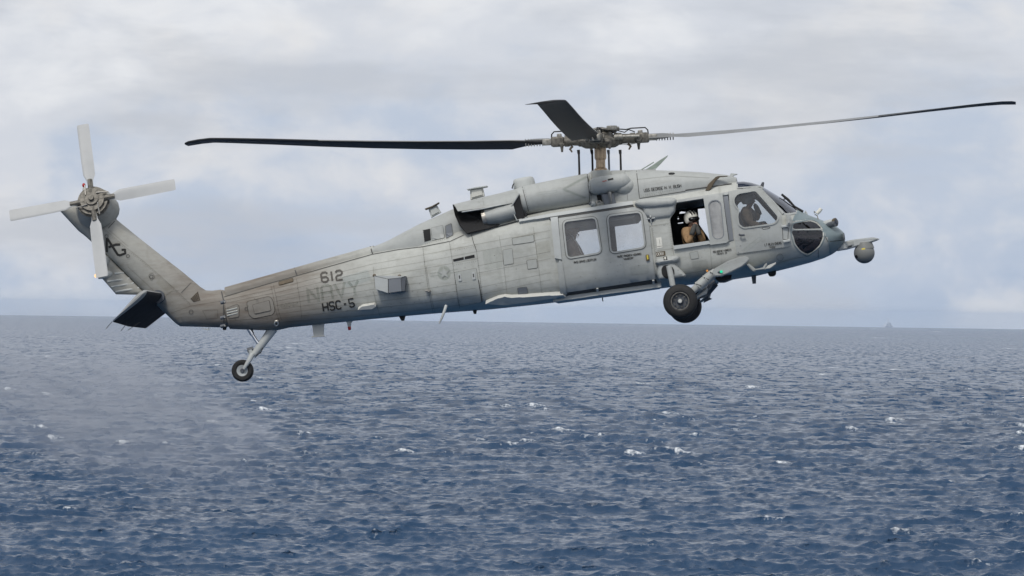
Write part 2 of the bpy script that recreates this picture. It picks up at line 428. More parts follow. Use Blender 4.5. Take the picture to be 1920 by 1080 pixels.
# ---- solids
def loft(name, rings, mat, parent=None, caps=True, smooth=40, closed=True):
    n = len(rings[0]); verts = [p for r in rings for p in r]; faces = []
    for i in range(len(rings) - 1):
        for j in range(n if closed else n - 1):
            a = i * n + j; b = i * n + (j + 1) % n; faces.append((a, b, b + n, a + n))
    if caps: faces += [tuple(range(n - 1, -1, -1)), tuple((len(rings) - 1) * n + j for j in range(n))]
    me = mesh_from(name, verts, faces); bm = bmesh.new(); bm.from_mesh(me); return bm_link(name, bm, mat, parent, smooth)
def frame_of(d):
    d = Vector(d).normalized(); u = d.cross(Vector((0, 0, 1)))
    if u.length < 1e-3: u = d.cross(Vector((1, 0, 0)))
    u.normalize(); return d, u, d.cross(u)
def add_tube(bm, pts, rad, seg=12, caps=True):
    pts = [Vector(p) for p in pts]; rad = rad if isinstance(rad, (list, tuple)) else [rad] * len(pts)
    rings = []; _, u, w = frame_of(pts[1] - pts[0])
    for i, p in enumerate(pts):
        d = (pts[min(i + 1, len(pts) - 1)] - pts[max(i - 1, 0)]).normalized()
        u = (u - d * u.dot(d)).normalized(); w = d.cross(u)
        rings.append([bm.verts.new(p + (u * math.cos(6.28318 * k / seg) + w * math.sin(6.28318 * k / seg)) * rad[i]) for k in range(seg)])
    for a, b in zip(rings, rings[1:]):
        for k in range(seg): bm.faces.new((a[k], a[(k + 1) % seg], b[(k + 1) % seg], b[k]))
    if caps:
        bm.faces.new(rings[0][::-1]); bm.faces.new(rings[-1])
def tube(name, pts, rad, mat, parent=None, seg=12, smooth=40):
    bm = bmesh.new(); add_tube(bm, pts, rad, seg); return bm_link(name, bm, mat, parent, smooth)
def add_lathe(bm, origin, axis, prof, seg=28, caps=True):
    d, u, w = frame_of(axis); o = Vector(origin); rings = []
    for (t, r) in prof:
        rings.append([bm.verts.new(o + d * t + (u * math.cos(6.28318 * k / seg) + w * math.sin(6.28318 * k / seg)) * max(r, 1e-4)) for k in range(seg)])
    for a, b in zip(rings, rings[1:]):
        for k in range(seg): bm.faces.new((a[k], a[(k + 1) % seg], b[(k + 1) % seg], b[k]))
    if caps: bm.faces.new(rings[0][::-1]); bm.faces.new(rings[-1])
def lathe(name, origin, axis, prof, mat, parent=None, seg=28, smooth=40, caps=True):
    bm = bmesh.new(); add_lathe(bm, origin, axis, prof, seg, caps); return bm_link(name, bm, mat, parent, smooth)
def add_box(bm, c, size, rot=None, bevel=0.0):
    r = bmesh.ops.create_cube(bm, size=1.0); vs = r['verts']; m = Matrix.Translation(Vector(c)) @ (rot.to_4x4() if rot else Matrix.Identity(4)) @ Matrix.Diagonal((*size, 1))
    bmesh.ops.transform(bm, matrix=m, verts=vs)
    if bevel: bmesh.ops.bevel(bm, geom=list({e for v in vs for e in v.link_edges}), offset=bevel, segments=2, affect='EDGES', profile=0.5)
def box(name, c, size, mat, parent=None, rot=None, bevel=0.01):
    bm = bmesh.new(); add_box(bm, c, size, rot, bevel); return bm_link(name, bm, mat, parent, 40)
def ellipsoid(name, c, rad, mat, parent=None, rot=None, u=20, v=12):
    bm = bmesh.new(); bmesh.ops.create_uvsphere(bm, u_segments=u, v_segments=v, radius=1.0)
    m = Matrix.Translation(Vector(c)) @ (rot.to_4x4() if rot else Matrix.Identity(4)) @ Matrix.Diagonal((*rad, 1)); bm.transform(m)
    return bm_link(name, bm, mat, parent, 180)
def prism(name, outline, y0, y1, mat, parent=None, bevel=0.012, smooth=35, taper=1.0):
    """outline in photo pixels at sideways position y0, drawn through to y1"""
    A = [P(x, y, y0) for x, y in outline]; c = sum(A, Vector()) / len(A); bm = bmesh.new()
    va = [bm.verts.new(p) for p in A]
    vb = []
    for p in A:
        q = c + (p - c) * taper; vb.append(bm.verts.new((q.x, y1, q.z)))
    bm.faces.new(va); bm.faces.new(vb[::-1]); n = len(A)
    for i in range(n): bm.faces.new((va[i], vb[i], vb[(i + 1) % n], va[(i + 1) % n]))
    bmesh.ops.recalc_face_normals(bm, faces=bm.faces)
    if bevel: bmesh.ops.bevel(bm, geom=[e for e in bm.edges if all(v in va for v in e.verts)] , offset=bevel, segments=2, affect='EDGES')
    return bm_link(name, bm, mat, parent, smooth)
def pillow(name, outline, y0, T, Redge, mat, parent=None, grid=0.06, step=0.04, reg=False, tfun=None, smooth=50):
    """a closed body with a rounded edge: outline in photo pixels, half thickness T metres about y0"""
    pl = [P(x, y, y0) for x, y in outline]; o2 = resample([(p.x, p.z) for p in pl], step); A = np.array(o2)
    extra = []
    for f in (0.07, 0.22, 0.5):
        for (x, z) in grow(o2, -Redge * f):
            if inside(x, z, o2) and dist_poly(x, z, A)[0] > Redge * f * 0.85: extra.append((x, z))
    V, Tr = triangulate(o2, [], grid, extra)
    n = len(V); up = []; dn = []; edge = []
    for (x, z) in V:
        d = dist_poly(x, z, A)[0]; t = T * (tfun(x, z) if tfun else 1.0); k = min(1.0, d / Redge); h = t * math.sqrt(max(0, 1 - (1 - k) ** 2))
        up.append(Vector((x, y0 - h, z))); dn.append(Vector((x, y0 + h, z))); edge.append(d < 1e-5)
    verts = up + dn; faces = []
    for t in Tr:
        faces.append(t); faces.append(tuple(i + n for i in t[::-1]))
    me = mesh_from(name, verts, faces); bm = bmesh.new(); bm.from_mesh(me); bmesh.ops.remove_doubles(bm, verts=bm.verts, dist=1e-4)
    o = bm_link(name, bm, mat, parent, smooth)
    if reg: register(o)
    return o

def shell(name, rows, th, mat, parent=None, smooth=50):
    """curved sheet of real thickness from a grid of points"""
    A = np.array([[tuple(p) for p in r] for r in rows]); du = np.gradient(A, axis=0); dv = np.gradient(A, axis=1); n = np.cross(du, dv)
    n /= np.maximum(np.linalg.norm(n, axis=2, keepdims=True), 1e-9)
    if n[..., 1].mean() > 0: n = -n                              # outwards is to starboard
    B = A - n * th; m, k = A.shape[:2]; V = [tuple(p) for p in A.reshape(-1, 3)] + [tuple(p) for p in B.reshape(-1, 3)]; F = []; o = m * k
    for i in range(m - 1):
        for j in range(k - 1): a = i * k + j; F += [(a, a + 1, a + k + 1, a + k), (o + a, o + a + k, o + a + k + 1, o + a + 1)]
    ring_ = [j for j in range(k)] + [i * k + k - 1 for i in range(1, m)] + [(m - 1) * k + j for j in range(k - 2, -1, -1)] + [i * k for i in range(m - 2, 0, -1)]
    for a, b in zip(ring_, ring_[1:] + ring_[:1]): F.append((a, b, o + b, o + a))
    me = mesh_from(name, V, F); bm = bmesh.new(); bm.from_mesh(me); return bm_link(name, bm, mat, parent, smooth)

# ---- lettering: a plain block stroke alphabet on a 4 x 6 grid
GLYPH = {'A': '000516364540 0343', 'B': '00063645443303 3342413000', 'C': '4536160501103041', 'D': '00063645413000', 'E': '46060040 0333',
 'F': '460600 0333', 'G': '453616050110304143 4323', 'H': '0006 4046 0343', 'I': '2026', 'K': '0006 4603 0340', 'L': '060040', 'M': '0006234640',
 'N': '00064046', 'O': '010516364541301001', 'P': '00063645443303', 'R': '00063645443303 2340', 'S': '453616050413334241301001', 'T': '0646 2026',
 'U': '060110304146', 'V': '062046', 'W': '0610233046', 'X': '0046 0640', 'Y': '062346 2320', '0': '010516364541301001', '1': '2026',
 '2': '05163645443313020040', '3': '051636454433424130 1001 1333', '5': '460603334241301001', '6': '453616050110304142330 3', '8': '010516364541301001 0343',
 '-': '1333', '.': '2021', ',': '2110', '"': '1615 3635'}
GLYPH['3'] = '05163645443342413010 1333 1001'; GLYPH['6'] = '4536160501103041423303'
def lettering(st, text, x, y, h, ang, w=None, gap=1.6, lw=1.2, off=0.010, surfs=None, slant=0.0):
    """text whose first letter's foot stands at pixel x, y; ang in degrees, anticlockwise on the picture"""
    w = w or h * 0.6; ca, sa = math.cos(R(ang)), math.sin(R(ang)); cx = 0.0
    for ch in text:
        if ch == ' ': cx += w * 0.85; continue
        adv = w
        if ch in 'I1.,"': adv = w * 0.45
        for stroke in GLYPH[ch].split():
            pts = []
            for i in range(0, len(stroke), 2):
                gx = int(stroke[i]) / 4; gy = int(stroke[i + 1]) / 6
                if ch in 'I1.,"': gx = (gx - 0.5) * (0.8 if ch == '"' else 1) + 0.22; lx = cx + gx * w
                else: lx = cx + gx * w
                ly = gy * h; lx += slant * ly
                pts.append((x + lx * ca - ly * sa, y - lx * sa - ly * ca))
            st.line(pts, lw, off, step=max(2.5, h / 3), surfs=surfs)
        cx += adv + gap
    return cx

# ================================================================== helicopter: materials
def paint(name, base, amp=0.15, soot=0.0, rough=0.55, streak=0.62, bumpy=0.35):
    m, nt, out = new_mat(name); N = nt.nodes.new; L = nt.links.new
    b = N('ShaderNodeBsdfPrincipled'); b.inputs['Roughness'].default_value = rough; b.inputs['Specular IOR Level'].default_value = 0.35
    t = N('ShaderNodeTexCoord')
    n = N('ShaderNodeTexNoise'); n.inputs['Scale'].default_value = 1.1; n.inputs['Detail'].default_value = 8; n.inputs['Roughness'].default_value = 0.62; L(t.outputs['Object'], n.inputs['Vector'])
    r = N('ShaderNodeValToRGB'); L(n.outputs['Fac'], r.inputs[0]); r.color_ramp.elements[0].position = 0.3; r.color_ramp.elements[1].position = 0.72
    r.color_ramp.elements[0].color = (*[c * (1 - amp) for c in base], 1); r.color_ramp.elements[1].color = (*[c * (1 + amp) for c in base], 1)
    mp = N('ShaderNodeMapping'); mp.inputs['Scale'].default_value = (1.3, 5.0, 9.0); L(t.outputs['Object'], mp.inputs['Vector'])
    s = N('ShaderNodeTexNoise'); s.inputs['Scale'].default_value = 1.0; s.inputs['Detail'].default_value = 7; s.inputs['Roughness'].default_value = 0.7; L(mp.outputs[0], s.inputs['Vector'])
    sr = N('ShaderNodeMapRange'); sr.inputs['From Min'].default_value = 0.52; sr.inputs['From Max'].default_value = 0.74; sr.inputs['To Max'].default_value = streak; L(s.outputs['Fac'], sr.inputs['Value'])
    mx = N('ShaderNodeMix'); mx.data_type = 'RGBA'; L(sr.outputs[0], mx.inputs['Factor']); L(r.outputs[0], mx.inputs['A']); mx.inputs['B'].default_value = (base[0] * 0.66, base[1] * 0.63, base[2] * 0.57, 1)
    # drips that run down from seams and fasteners
    mp2 = N('ShaderNodeMapping'); mp2.inputs['Scale'].default_value = (8.0, 2.0, 0.9); L(t.outputs['Object'], mp2.inputs['Vector'])
    s2 = N('ShaderNodeTexNoise'); s2.inputs['Scale'].default_value = 1.0; s2.inputs['Detail'].default_value = 5; L(mp2.outputs[0], s2.inputs['Vector'])
    sr2 = N('ShaderNodeMapRange'); sr2.inputs['From Min'].default_value = 0.60; sr2.inputs['From Max'].default_value = 0.78; sr2.inputs['To Max'].default_value = streak * 0.9; L(s2.outputs['Fac'], sr2.inputs['Value'])
    mxb = N('ShaderNodeMix'); mxb.data_type = 'RGBA'; L(sr2.outputs[0], mxb.inputs['Factor']); L(mx.outputs['Result'], mxb.inputs['A']); mxb.inputs['B'].default_value = (base[0] * 0.72, base[1] * 0.72, base[2] * 0.70, 1)
    gn = N('ShaderNodeTexNoise'); gn.inputs['Scale'].default_value = 4.2; gn.inputs['Detail'].default_value = 9; gn.inputs['Roughness'].default_value = 0.74; L(t.outputs['Object'], gn.inputs['Vector'])
    gr = N('ShaderNodeMapRange'); gr.inputs['From Min'].default_value = 0.50; gr.inputs['From Max'].default_value = 0.72; gr.inputs['To Max'].default_value = streak * 0.75; L(gn.outputs['Fac'], gr.inputs['Value'])
    mxc = N('ShaderNodeMix'); mxc.data_type = 'RGBA'; L(gr.outputs[0], mxc.inputs['Factor']); L(mxb.outputs['Result'], mxc.inputs['A']); mxc.inputs['B'].default_value = (base[0] * 0.62, base[1] * 0.61, base[2] * 0.58, 1)
    lr = N('ShaderNodeMapRange'); lr.inputs['From Min'].default_value = 0.46; lr.inputs['From Max'].default_value = 0.26; lr.inputs['To Max'].default_value = 0.5; L(gn.outputs['Fac'], lr.inputs['Value'])
    mxd = N('ShaderNodeMix'); mxd.data_type = 'RGBA'; L(lr.outputs[0], mxd.inputs['Factor']); L(mxc.outputs['Result'], mxd.inputs['A']); mxd.inputs['B'].default_value = (base[0] * 1.18, base[1] * 1.18, base[2] * 1.16, 1)
    cur = mxd.outputs['Result']
    if soot:
        sp = N('ShaderNodeSeparateXYZ'); L(t.outputs['Object'], sp.inputs[0])
        u = N('ShaderNodeMapRange'); u.interpolation_type = 'SMOOTHSTEP'; u.inputs['From Min'].default_value = -4.2; u.inputs['From Max'].default_value = -6.6; L(sp.outputs['X'], u.inputs['Value'])
        w = N('ShaderNodeMapRange'); w.interpolation_type = 'SMOOTHSTEP'; w.inputs['From Min'].default_value = -9.4; w.inputs['From Max'].default_value = -7.9; w.inputs['To Min'].default_value = 0.42; L(sp.outputs['X'], w.inputs['Value'])
        mu = N('ShaderNodeMath'); mu.operation = 'MULTIPLY'; L(u.outputs[0], mu.inputs[0]); L(w.outputs[0], mu.inputs[1])
        mn = N('ShaderNodeMapRange'); mn.inputs['From Min'].default_value = 0.25; mn.inputs['From Max'].default_value = 0.7; mn.inputs['To Min'].default_value = 0.6 * soot; mn.inputs['To Max'].default_value = soot; L(s.outputs['Fac'], mn.inputs['Value'])
        mu2 = N('ShaderNodeMath'); mu2.operation = 'MULTIPLY'; L(mu.outputs[0], mu2.inputs[0]); L(mn.outputs[0], mu2.inputs[1])
        mx2 = N('ShaderNodeMix'); mx2.data_type = 'RGBA'; L(mu2.outputs[0], mx2.inputs['Factor']); L(cur, mx2.inputs['A']); mx2.inputs['B'].default_value = (0.165, 0.138, 0.112, 1)
        cur = mx2.outputs['Result']
    L(cur, b.inputs['Base Color'])
    bp = N('ShaderNodeBump'); bp.inputs['Strength'].default_value = bumpy; bp.inputs['Distance'].default_value = 0.03
    bn = N('ShaderNodeTexNoise'); bn.inputs['Scale'].default_value = 2.2; bn.inputs['Detail'].default_value = 3; L(t.outputs['Object'], bn.inputs['Vector'])
    L(bn.outputs['Fac'], bp.inputs['Height']); L(bp.outputs[0], b.inputs['Normal'])
    L(b.outputs[0], out.inputs['Surface']); return m
GREY = (0.475, 0.485, 0.452)
M_paint = paint('haze_grey_paint', GREY, soot=1.0)
M_door = paint('door_paint', (0.405, 0.42, 0.405), amp=0.12, streak=0.45)
M_cowl = paint('cowling_paint', (0.405, 0.42, 0.405), amp=0.13, soot=0.4, streak=0.46)
M_nose = paint('nose_paint', (0.215, 0.27, 0.285), amp=0.08, streak=0.15, rough=0.45)
M_light = paint('light_grey_paint', (0.48, 0.50, 0.49), amp=0.08, streak=0.25)
M_pale = paint('off_white_paint', (0.58, 0.58, 0.54), amp=0.08, streak=0.3)
M_dgrey = principled('dark_grey_paint', (0.09, 0.10, 0.115), 0.5, noise=0.2)
M_steel = paint('panel_grey', (0.20, 0.215, 0.235), amp=0.07, streak=0.1)
M_black = principled('black_rubber', (0.018, 0.018, 0.018), 0.75, noise=0.25, nscale=9)
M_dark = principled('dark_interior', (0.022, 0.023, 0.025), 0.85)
M_sootshade = principled('soot_and_shade_black', (0.012, 0.012, 0.013), 0.8)  # exhaust soot; on openings, slots and recesses it paints their shade as flat black
M_seam = principled('panel_seam', (0.075, 0.075, 0.072), 0.8)
M_seam2 = principled('soft_seam', (0.25, 0.255, 0.24), 0.8)
M_gap = principled('panel_gap_shade', (0.14, 0.142, 0.135), 0.8)
M_metal = principled('bare_metal', (0.42, 0.40, 0.36), 0.38, 0.85, noise=0.2, nscale=14)
M_hubm = principled('greasy_hub_metal', (0.15, 0.14, 0.12), 0.55, 0.3, noise=0.6, nscale=16)
M_hub2 = principled('worn_fitting_metal', (0.30, 0.29, 0.26), 0.5, 0.4, noise=0.5, nscale=18)
M_bronze = principled('bronze_mast', (0.38, 0.29, 0.20), 0.36, 0.8, noise=0.15, nscale=12)
M_chrome = principled('chromed_piston', (0.75, 0.76, 0.78), 0.16, 1.0)
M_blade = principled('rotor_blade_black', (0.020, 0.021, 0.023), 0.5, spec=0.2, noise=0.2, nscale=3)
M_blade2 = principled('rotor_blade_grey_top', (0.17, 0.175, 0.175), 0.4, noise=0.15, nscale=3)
M_tblade = principled('tail_blade_grey', (0.42, 0.43, 0.43), 0.5, noise=0.06, nscale=3)
M_brown = principled('brown_anodised', (0.115, 0.088, 0.055), 0.5, noise=0.25, nscale=14)
M_txt = principled('black_marking', (0.025, 0.024, 0.022), 0.7, noise=0.3, nscale=20)
M_txt2 = principled('faded_marking', (0.085, 0.078, 0.068), 0.75, noise=0.25, nscale=20)
M_ghost = principled('ghost_marking', (0.275, 0.295, 0.28), 0.7, noise=0.12, nscale=12)
M_red = principled('red_lens', (0.45, 0.02, 0.02), 0.25)
M_yellow = principled('yellow_label', (0.62, 0.50, 0.06), 0.6)
M_orange = principled('orange_cap', (0.65, 0.25, 0.03), 0.5)
M_white = principled('white_placard', (0.74, 0.73, 0.66), 0.6, noise=0.08, nscale=20)
def tint(name, col):
    m, nt, out = new_mat(name); t = nt.nodes.new('ShaderNodeBsdfTransparent'); t.inputs[0].default_value = (*col, 1); nt.links.new(t.outputs[0], out.inputs['Surface']); return m
M_seam2 = tint('soft_seam', (.76, .755, .74)); M_gap = tint('panel_gap_shade', (.48, .475, .46)); M_ghost = tint('ghost_marking', (.85, .865, .85)); M_navy = tint('worn_grey_marking', (.85, .865, .85))
def emitter(name, col, s):
    m, nt, out = new_mat(name); e = nt.nodes.new('ShaderNodeEmission'); e.inputs[0].default_value = (*col, 1); e.inputs[1].default_value = s
    nt.links.new(e.outputs[0], out.inputs['Surface']); return m
M_green = emitter('green_position_light', (0.03, 0.62, 0.33), 1.0)
M_tail = emitter('tail_position_light', (1.0, 0.55, 0.25), 1.4)
def glass(name, tint, gloss, dirt=0.0, rough=0.03):
    m, nt, out = new_mat(name); N = nt.nodes.new; L = nt.links.new
    t = N('ShaderNodeBsdfTransparent'); t.inputs[0].default_value = (*tint, 1)
    g = N('ShaderNodeBsdfGlossy'); g.inputs['Roughness'].default_value = rough; g.inputs[0].default_value = (0.9, 0.93, 1, 1)
    fr = N('ShaderNodeFresnel'); fr.inputs[0].default_value = 1.5
    f2 = N('ShaderNodeMath'); f2.operation = 'ADD'; f2.use_clamp = True; f2.inputs[1].default_value = gloss; L(fr.outputs[0], f2.inputs[0])
    x = N('ShaderNodeMixShader'); L(f2.outputs[0], x.inputs[0]); L(t.outputs[0], x.inputs[1]); L(g.outputs[0], x.inputs[2]); last = x
    if dirt:
        d = N('ShaderNodeBsdfDiffuse'); d.inputs[0].default_value = (0.6, 0.6, 0.58, 1)
        tcn = N('ShaderNodeTexCoord'); nn = N('ShaderNodeTexNoise'); nn.inputs['Scale'].default_value = 3.5; nn.inputs['Detail'].default_value = 5; L(tcn.outputs['Object'], nn.inputs['Vector'])
        mr = N('ShaderNodeMapRange'); mr.inputs['From Min'].default_value = 0.3; mr.inputs['From Max'].default_value = 0.7; mr.inputs['To Min'].default_value = dirt * 0.4; mr.inputs['To Max'].default_value = dirt; L(nn.outputs['Fac'], mr.inputs['Value'])
        y = N('ShaderNodeMixShader'); L(mr.outputs[0], y.inputs[0]); L(x.outputs[0], y.inputs[1]); L(d.outputs[0], y.inputs[2]); last = y
    L(last.outputs[0], out.inputs['Surface']); return m
M_glass = glass('cabin_glass', (0.90, 0.91, 0.91), 0.03, 0.17)
M_cglass = glass('cockpit_glass', (0.84, 0.86, 0.86), 0.02, 0.07)
M_wglass = glass('windshield_glass', (0.22, 0.26, 0.32), 0.10, 0.0)
M_chin = glass('chin_glass', (0.14, 0.12, 0.12), 0.02, 0.01)
M_frost = glass('whitish_glass', (0.88, 0.9, 0.9), 0.10, 0.80, 0.2)  # pale diffuse over most of the pane keeps it whitish
M_roofg = principled('green_roof_glazing', (0.018, 0.026, 0.045), 0.14, spec=0.6)

# ================================================================== helicopter: fuselage
def curve(pts, y=0.0):
    q = sorted(((P(px, py, y).x, P(px, py, y).z) for px, py in pts)); return np.array([a for a, _ in q]), np.array([b for _, b in q])
BOT = [(410, 614), (433, 617), (500, 619.5), (517, 620), (530, 617), (543, 614), (700, 598), (810, 588), (912, 580), (1020, 568), (1180, 547), (1287, 533), (1347, 527), (1420, 516),
       (1455, 508), (1487, 500.5), (1520, 492), (1545, 484), (1560, 477), (1570, 470), (1580, 460), (1585, 452), (1587, 446)]
TOP = [(410, 557), (557, 514), (700, 473), (793, 456), (873, 432), (1033, 396), (1200, 368), (1285, 355), (1372, 344.5), (1382, 344), (1395, 343), (1410, 345), (1425, 349), (1433, 352.5),
       (1470, 374), (1494, 392), (1505, 398), (1517, 404), (1540, 412.5), (1555, 419), (1570, 426), (1579, 433), (1585, 440), (1587, 445)]
bx, bz = curve(BOT); tx, tz = curve(TOP)
def pxs(pairs): return np.array([P(p, 470, 0).x for p, _ in pairs]), np.array([v for _, v in pairs])
def ip(pairs): a, b = pxs(pairs); return lambda x: float(np.interp(x, a, b))
f_w = ip([(410, .29), (540, .44), (700, .66), (800, .90), (870, 1.06), (940, 1.16), (1000, 1.18), (1395, 1.18), (1440, 1.13), (1480, 1.02), (1515, .86), (1545, .66), (1565, .50), (1578, .34), (1585, .18), (1587, .05)])
f_nu = ip([(410, 2.3), (700, 2.4), (800, 2.9), (900, 4.2), (1000, 5.5), (1380, 6.0), (1420, 5.0), (1450, 3.4), (1490, 2.6), (1530, 2.2), (1587, 2.0)])
f_nl = ip([(410, 2.4), (700, 2.4), (850, 2.9), (950, 4.0), (1020, 4.6), (1300, 4.4), (1400, 3.6), (1480, 2.7), (1540, 2.2), (1587, 2.0)])
f_zc = ip([(410, .5), (900, .46), (1000, .44), (1400, .46), (1500, .50), (1587, .5)])
f_in = ip([(410, .0), (900, .03), (1000, .05), (1400, .06), (1480, .05), (1587, .0)])      # sides lean in towards the roof
def ring(x, n, top=None, bot=None):
    zt = float(np.interp(x, tx, tz)); zb = float(np.interp(x, bx, bz)); w = f_w(x); zc = zb + (zt - zb) * f_zc(x)
    th = np.linspace(-math.pi / 2, 1.5 * math.pi, 1441); c, s = np.cos(th), np.sin(th)
    e = np.where(s > 0, f_nu(x), f_nl(x)); h = np.where(s > 0, zt - zc, zc - zb)
    y = w * np.sign(c) * np.abs(c) ** (2 / e); z = zc + h * np.sign(s) * np.abs(s) ** (2 / e)
    k = np.clip((z - zc) / max(1e-4, zt - zc), 0, 1); y = y * (1 - f_in(x) * k ** 1.3)
    L = np.concatenate([[0], np.cumsum(np.hypot(np.diff(y), np.diff(z)))]); q = np.linspace(0, L[-1], n, endpoint=False)
    return [Vector((x, a, b)) for a, b in zip(np.interp(q, L, y), np.interp(q, L, z))]
def ex(px, y=-1.1): return P(px, 470, 0).x
def make_fuselage():
    xs = list(np.linspace(ex(413.5), ex(880), 56)) + list(np.linspace(ex(884), ex(1030), 24))[0:] + list(np.arange(ex(1033), ex(1560), 0.036)) + list(np.linspace(ex(1561), ex(1586.8), 16))
    n = 176
    V = []; 
    for x in xs: V += ring(x, n)
    F = []
    for i in range(len(xs) - 1):
        for j in range(n): a = i * n + j; b = i * n + (j + 1) % n; F.append((a, b, b + n, a + n))
    F0 = F + [tuple(range(n - 1, -1, -1)), tuple((len(xs) - 1) * n + j for j in range(n))]
    bvh = register(verts=V, faces=F0)
    V0 = [v.copy() for v in V]
    px = [to_px((v.x, -abs(v.y), v.z)) for v in V]
    hit_side = [abs(v.y) > 0.02 for v in V]
    dead = set()
    cen = {}
    for fi, f in enumerate(F):
        cx = sum(px[i][0] for i in f) / 4; cy = sum(px[i][1] for i in f) / 4; cen[fi] = (cx, cy)
    snap = {}
    for poly in HOLES:
        A = np.array(poly); x0, x1, y0, y1 = A[:, 0].min(), A[:, 0].max(), A[:, 1].min(), A[:, 1].max()
        new = [fi for fi, (cx, cy) in cen.items() if x0 < cx < x1 and y0 < cy < y1 and inside(cx, cy, poly)]
        used = set()
        for fi in new: used.update(F[fi])
        s = set(new); dead |= s
        vf = {}
        for fi, f in enumerate(F):
            for i in f:
                if i in used: vf.setdefault(i, []).append(fi)
        for i, fs in vf.items():
            if any(q not in s for q in fs): snap[i] = dist_poly(px[i][0], px[i][1], A)[1]
    for i, q in snap.items():
        h = hit(q[0], q[1], [bvh])
        if h[2] and (h[0] - Vector((V[i].x, -abs(V[i].y), V[i].z))).length < 0.12:
            V[i] = Vector((h[0].x, h[0].y if V[i].y < 0 else -h[0].y, h[0].z))
    # windscreen: two panes either side of a centre post
    for fi, f in enumerate(F):
        cx, cy = cen[fi]; yy = abs(sum(V0[i].y for i in f) / 4)
        if inside(cx, cy, WSCREEN) and yy > 0.045 and fi not in dead: dead.add(fi); WS_FACES.append(f)
    alive = [f for fi, f in enumerate(F) if fi not in dead]
    me = mesh_from('fuselage', V, alive + F0[-2:])
    bm = bmesh.new(); bm.from_mesh(me); bmesh.ops.delete(bm, geom=[v for v in bm.verts if not v.link_faces], context='VERTS'); 
    bmesh.ops.recalc_face_normals(bm, faces=bm.faces); bm.to_mesh(me); bm.free()
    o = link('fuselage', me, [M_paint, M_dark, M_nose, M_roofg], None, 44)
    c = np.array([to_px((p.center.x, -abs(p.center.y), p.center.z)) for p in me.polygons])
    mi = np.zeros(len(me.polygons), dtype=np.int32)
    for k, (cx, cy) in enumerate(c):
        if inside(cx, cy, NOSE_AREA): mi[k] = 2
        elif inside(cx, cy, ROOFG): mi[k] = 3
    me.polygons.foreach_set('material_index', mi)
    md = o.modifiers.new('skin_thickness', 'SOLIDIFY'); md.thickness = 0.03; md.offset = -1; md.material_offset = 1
    # windscreen panes
    for sg in (-1, 1):
        fs = [f for f in WS_FACES if (sum(V0[i].y for i in f) > 0) == (sg > 0)]
        ids = sorted({i for f in fs for i in f}); mpp = {i: k for k, i in enumerate(ids)}
        w = mesh_from('windscreen', [V0[i] - Vector((0, 0, 0.004)) for i in ids], [tuple(mpp[i] for i in f) for f in fs])
        link('windscreen', w, M_wglass, o, 180)
    return o
W1 = rounded([(1057.5, 418), (1116.5, 410), (1126.5, 473), (1065, 483.5)], 8)
W2 = rounded([(1140.5, 407), (1201, 399.5), (1209, 463), (1147, 473.5)], 8)
GUN = rounded([(1270, 377), (1367, 366), (1367.5, 452), (1263, 462), (1256, 411), (1260, 404)], 2.5)
CW = rounded([(1383, 365), (1415, 360), (1421, 366), (1459, 409), (1451, 419), (1394, 427), (1386, 421), (1384, 404), (1387, 394), (1379, 386), (1376, 374)], 6)
CHIN_L = rounded([(1485, 432.5), (1543, 431.5), (1543, 446), (1537, 460), (1526, 471), (1514, 477.5), (1501, 470), (1491, 457), (1488.5, 444), (1485, 438)], 4)
CHIN_U = rounded([(1487, 420), (1505, 416), (1520, 414), (1531, 418), (1539, 426), (1542, 428.5), (1487, 429.5)], 3)
WSCREEN = [(1427, 355), (1436, 350), (1475, 372), (1497, 391), (1492, 399.5), (1470, 401), (1450, 379.5)]
NOSE_AREA = [(1492, 402), (1500, 392), (1600, 392), (1600, 520), (1560, 500), (1553, 449), (1545, 436), (1540, 424), (1531, 415), (1520, 411), (1487, 416)]
ROOFG = [(1382, 353.5), (1382, 335), (1430, 335), (1430, 350), (1421, 350.5)]
HOLES = [W1, W2, GUN, CW, CHIN_L, CHIN_U]; WS_FACES = []
fuselage = make_fuselage(); FUS = SURF[0]

# ---- cabin inside: floor, ceiling and bulkhead keep it dark
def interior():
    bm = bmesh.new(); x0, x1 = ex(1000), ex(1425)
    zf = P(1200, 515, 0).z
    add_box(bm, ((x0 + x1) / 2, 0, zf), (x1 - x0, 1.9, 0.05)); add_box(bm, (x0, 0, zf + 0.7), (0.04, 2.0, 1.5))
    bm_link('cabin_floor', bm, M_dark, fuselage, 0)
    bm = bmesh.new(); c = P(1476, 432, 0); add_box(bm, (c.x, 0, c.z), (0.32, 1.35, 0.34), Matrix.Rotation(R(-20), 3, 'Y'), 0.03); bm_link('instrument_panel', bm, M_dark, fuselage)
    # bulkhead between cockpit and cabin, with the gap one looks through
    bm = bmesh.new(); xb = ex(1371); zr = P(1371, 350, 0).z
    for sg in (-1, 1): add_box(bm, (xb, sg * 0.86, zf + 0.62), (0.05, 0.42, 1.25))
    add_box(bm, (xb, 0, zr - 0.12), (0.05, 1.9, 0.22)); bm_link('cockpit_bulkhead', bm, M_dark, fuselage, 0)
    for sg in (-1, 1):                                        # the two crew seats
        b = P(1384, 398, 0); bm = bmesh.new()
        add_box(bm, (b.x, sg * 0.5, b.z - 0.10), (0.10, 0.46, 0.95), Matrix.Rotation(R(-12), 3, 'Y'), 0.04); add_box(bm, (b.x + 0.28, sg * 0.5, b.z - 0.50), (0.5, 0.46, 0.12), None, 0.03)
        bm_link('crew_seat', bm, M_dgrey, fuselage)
interior()
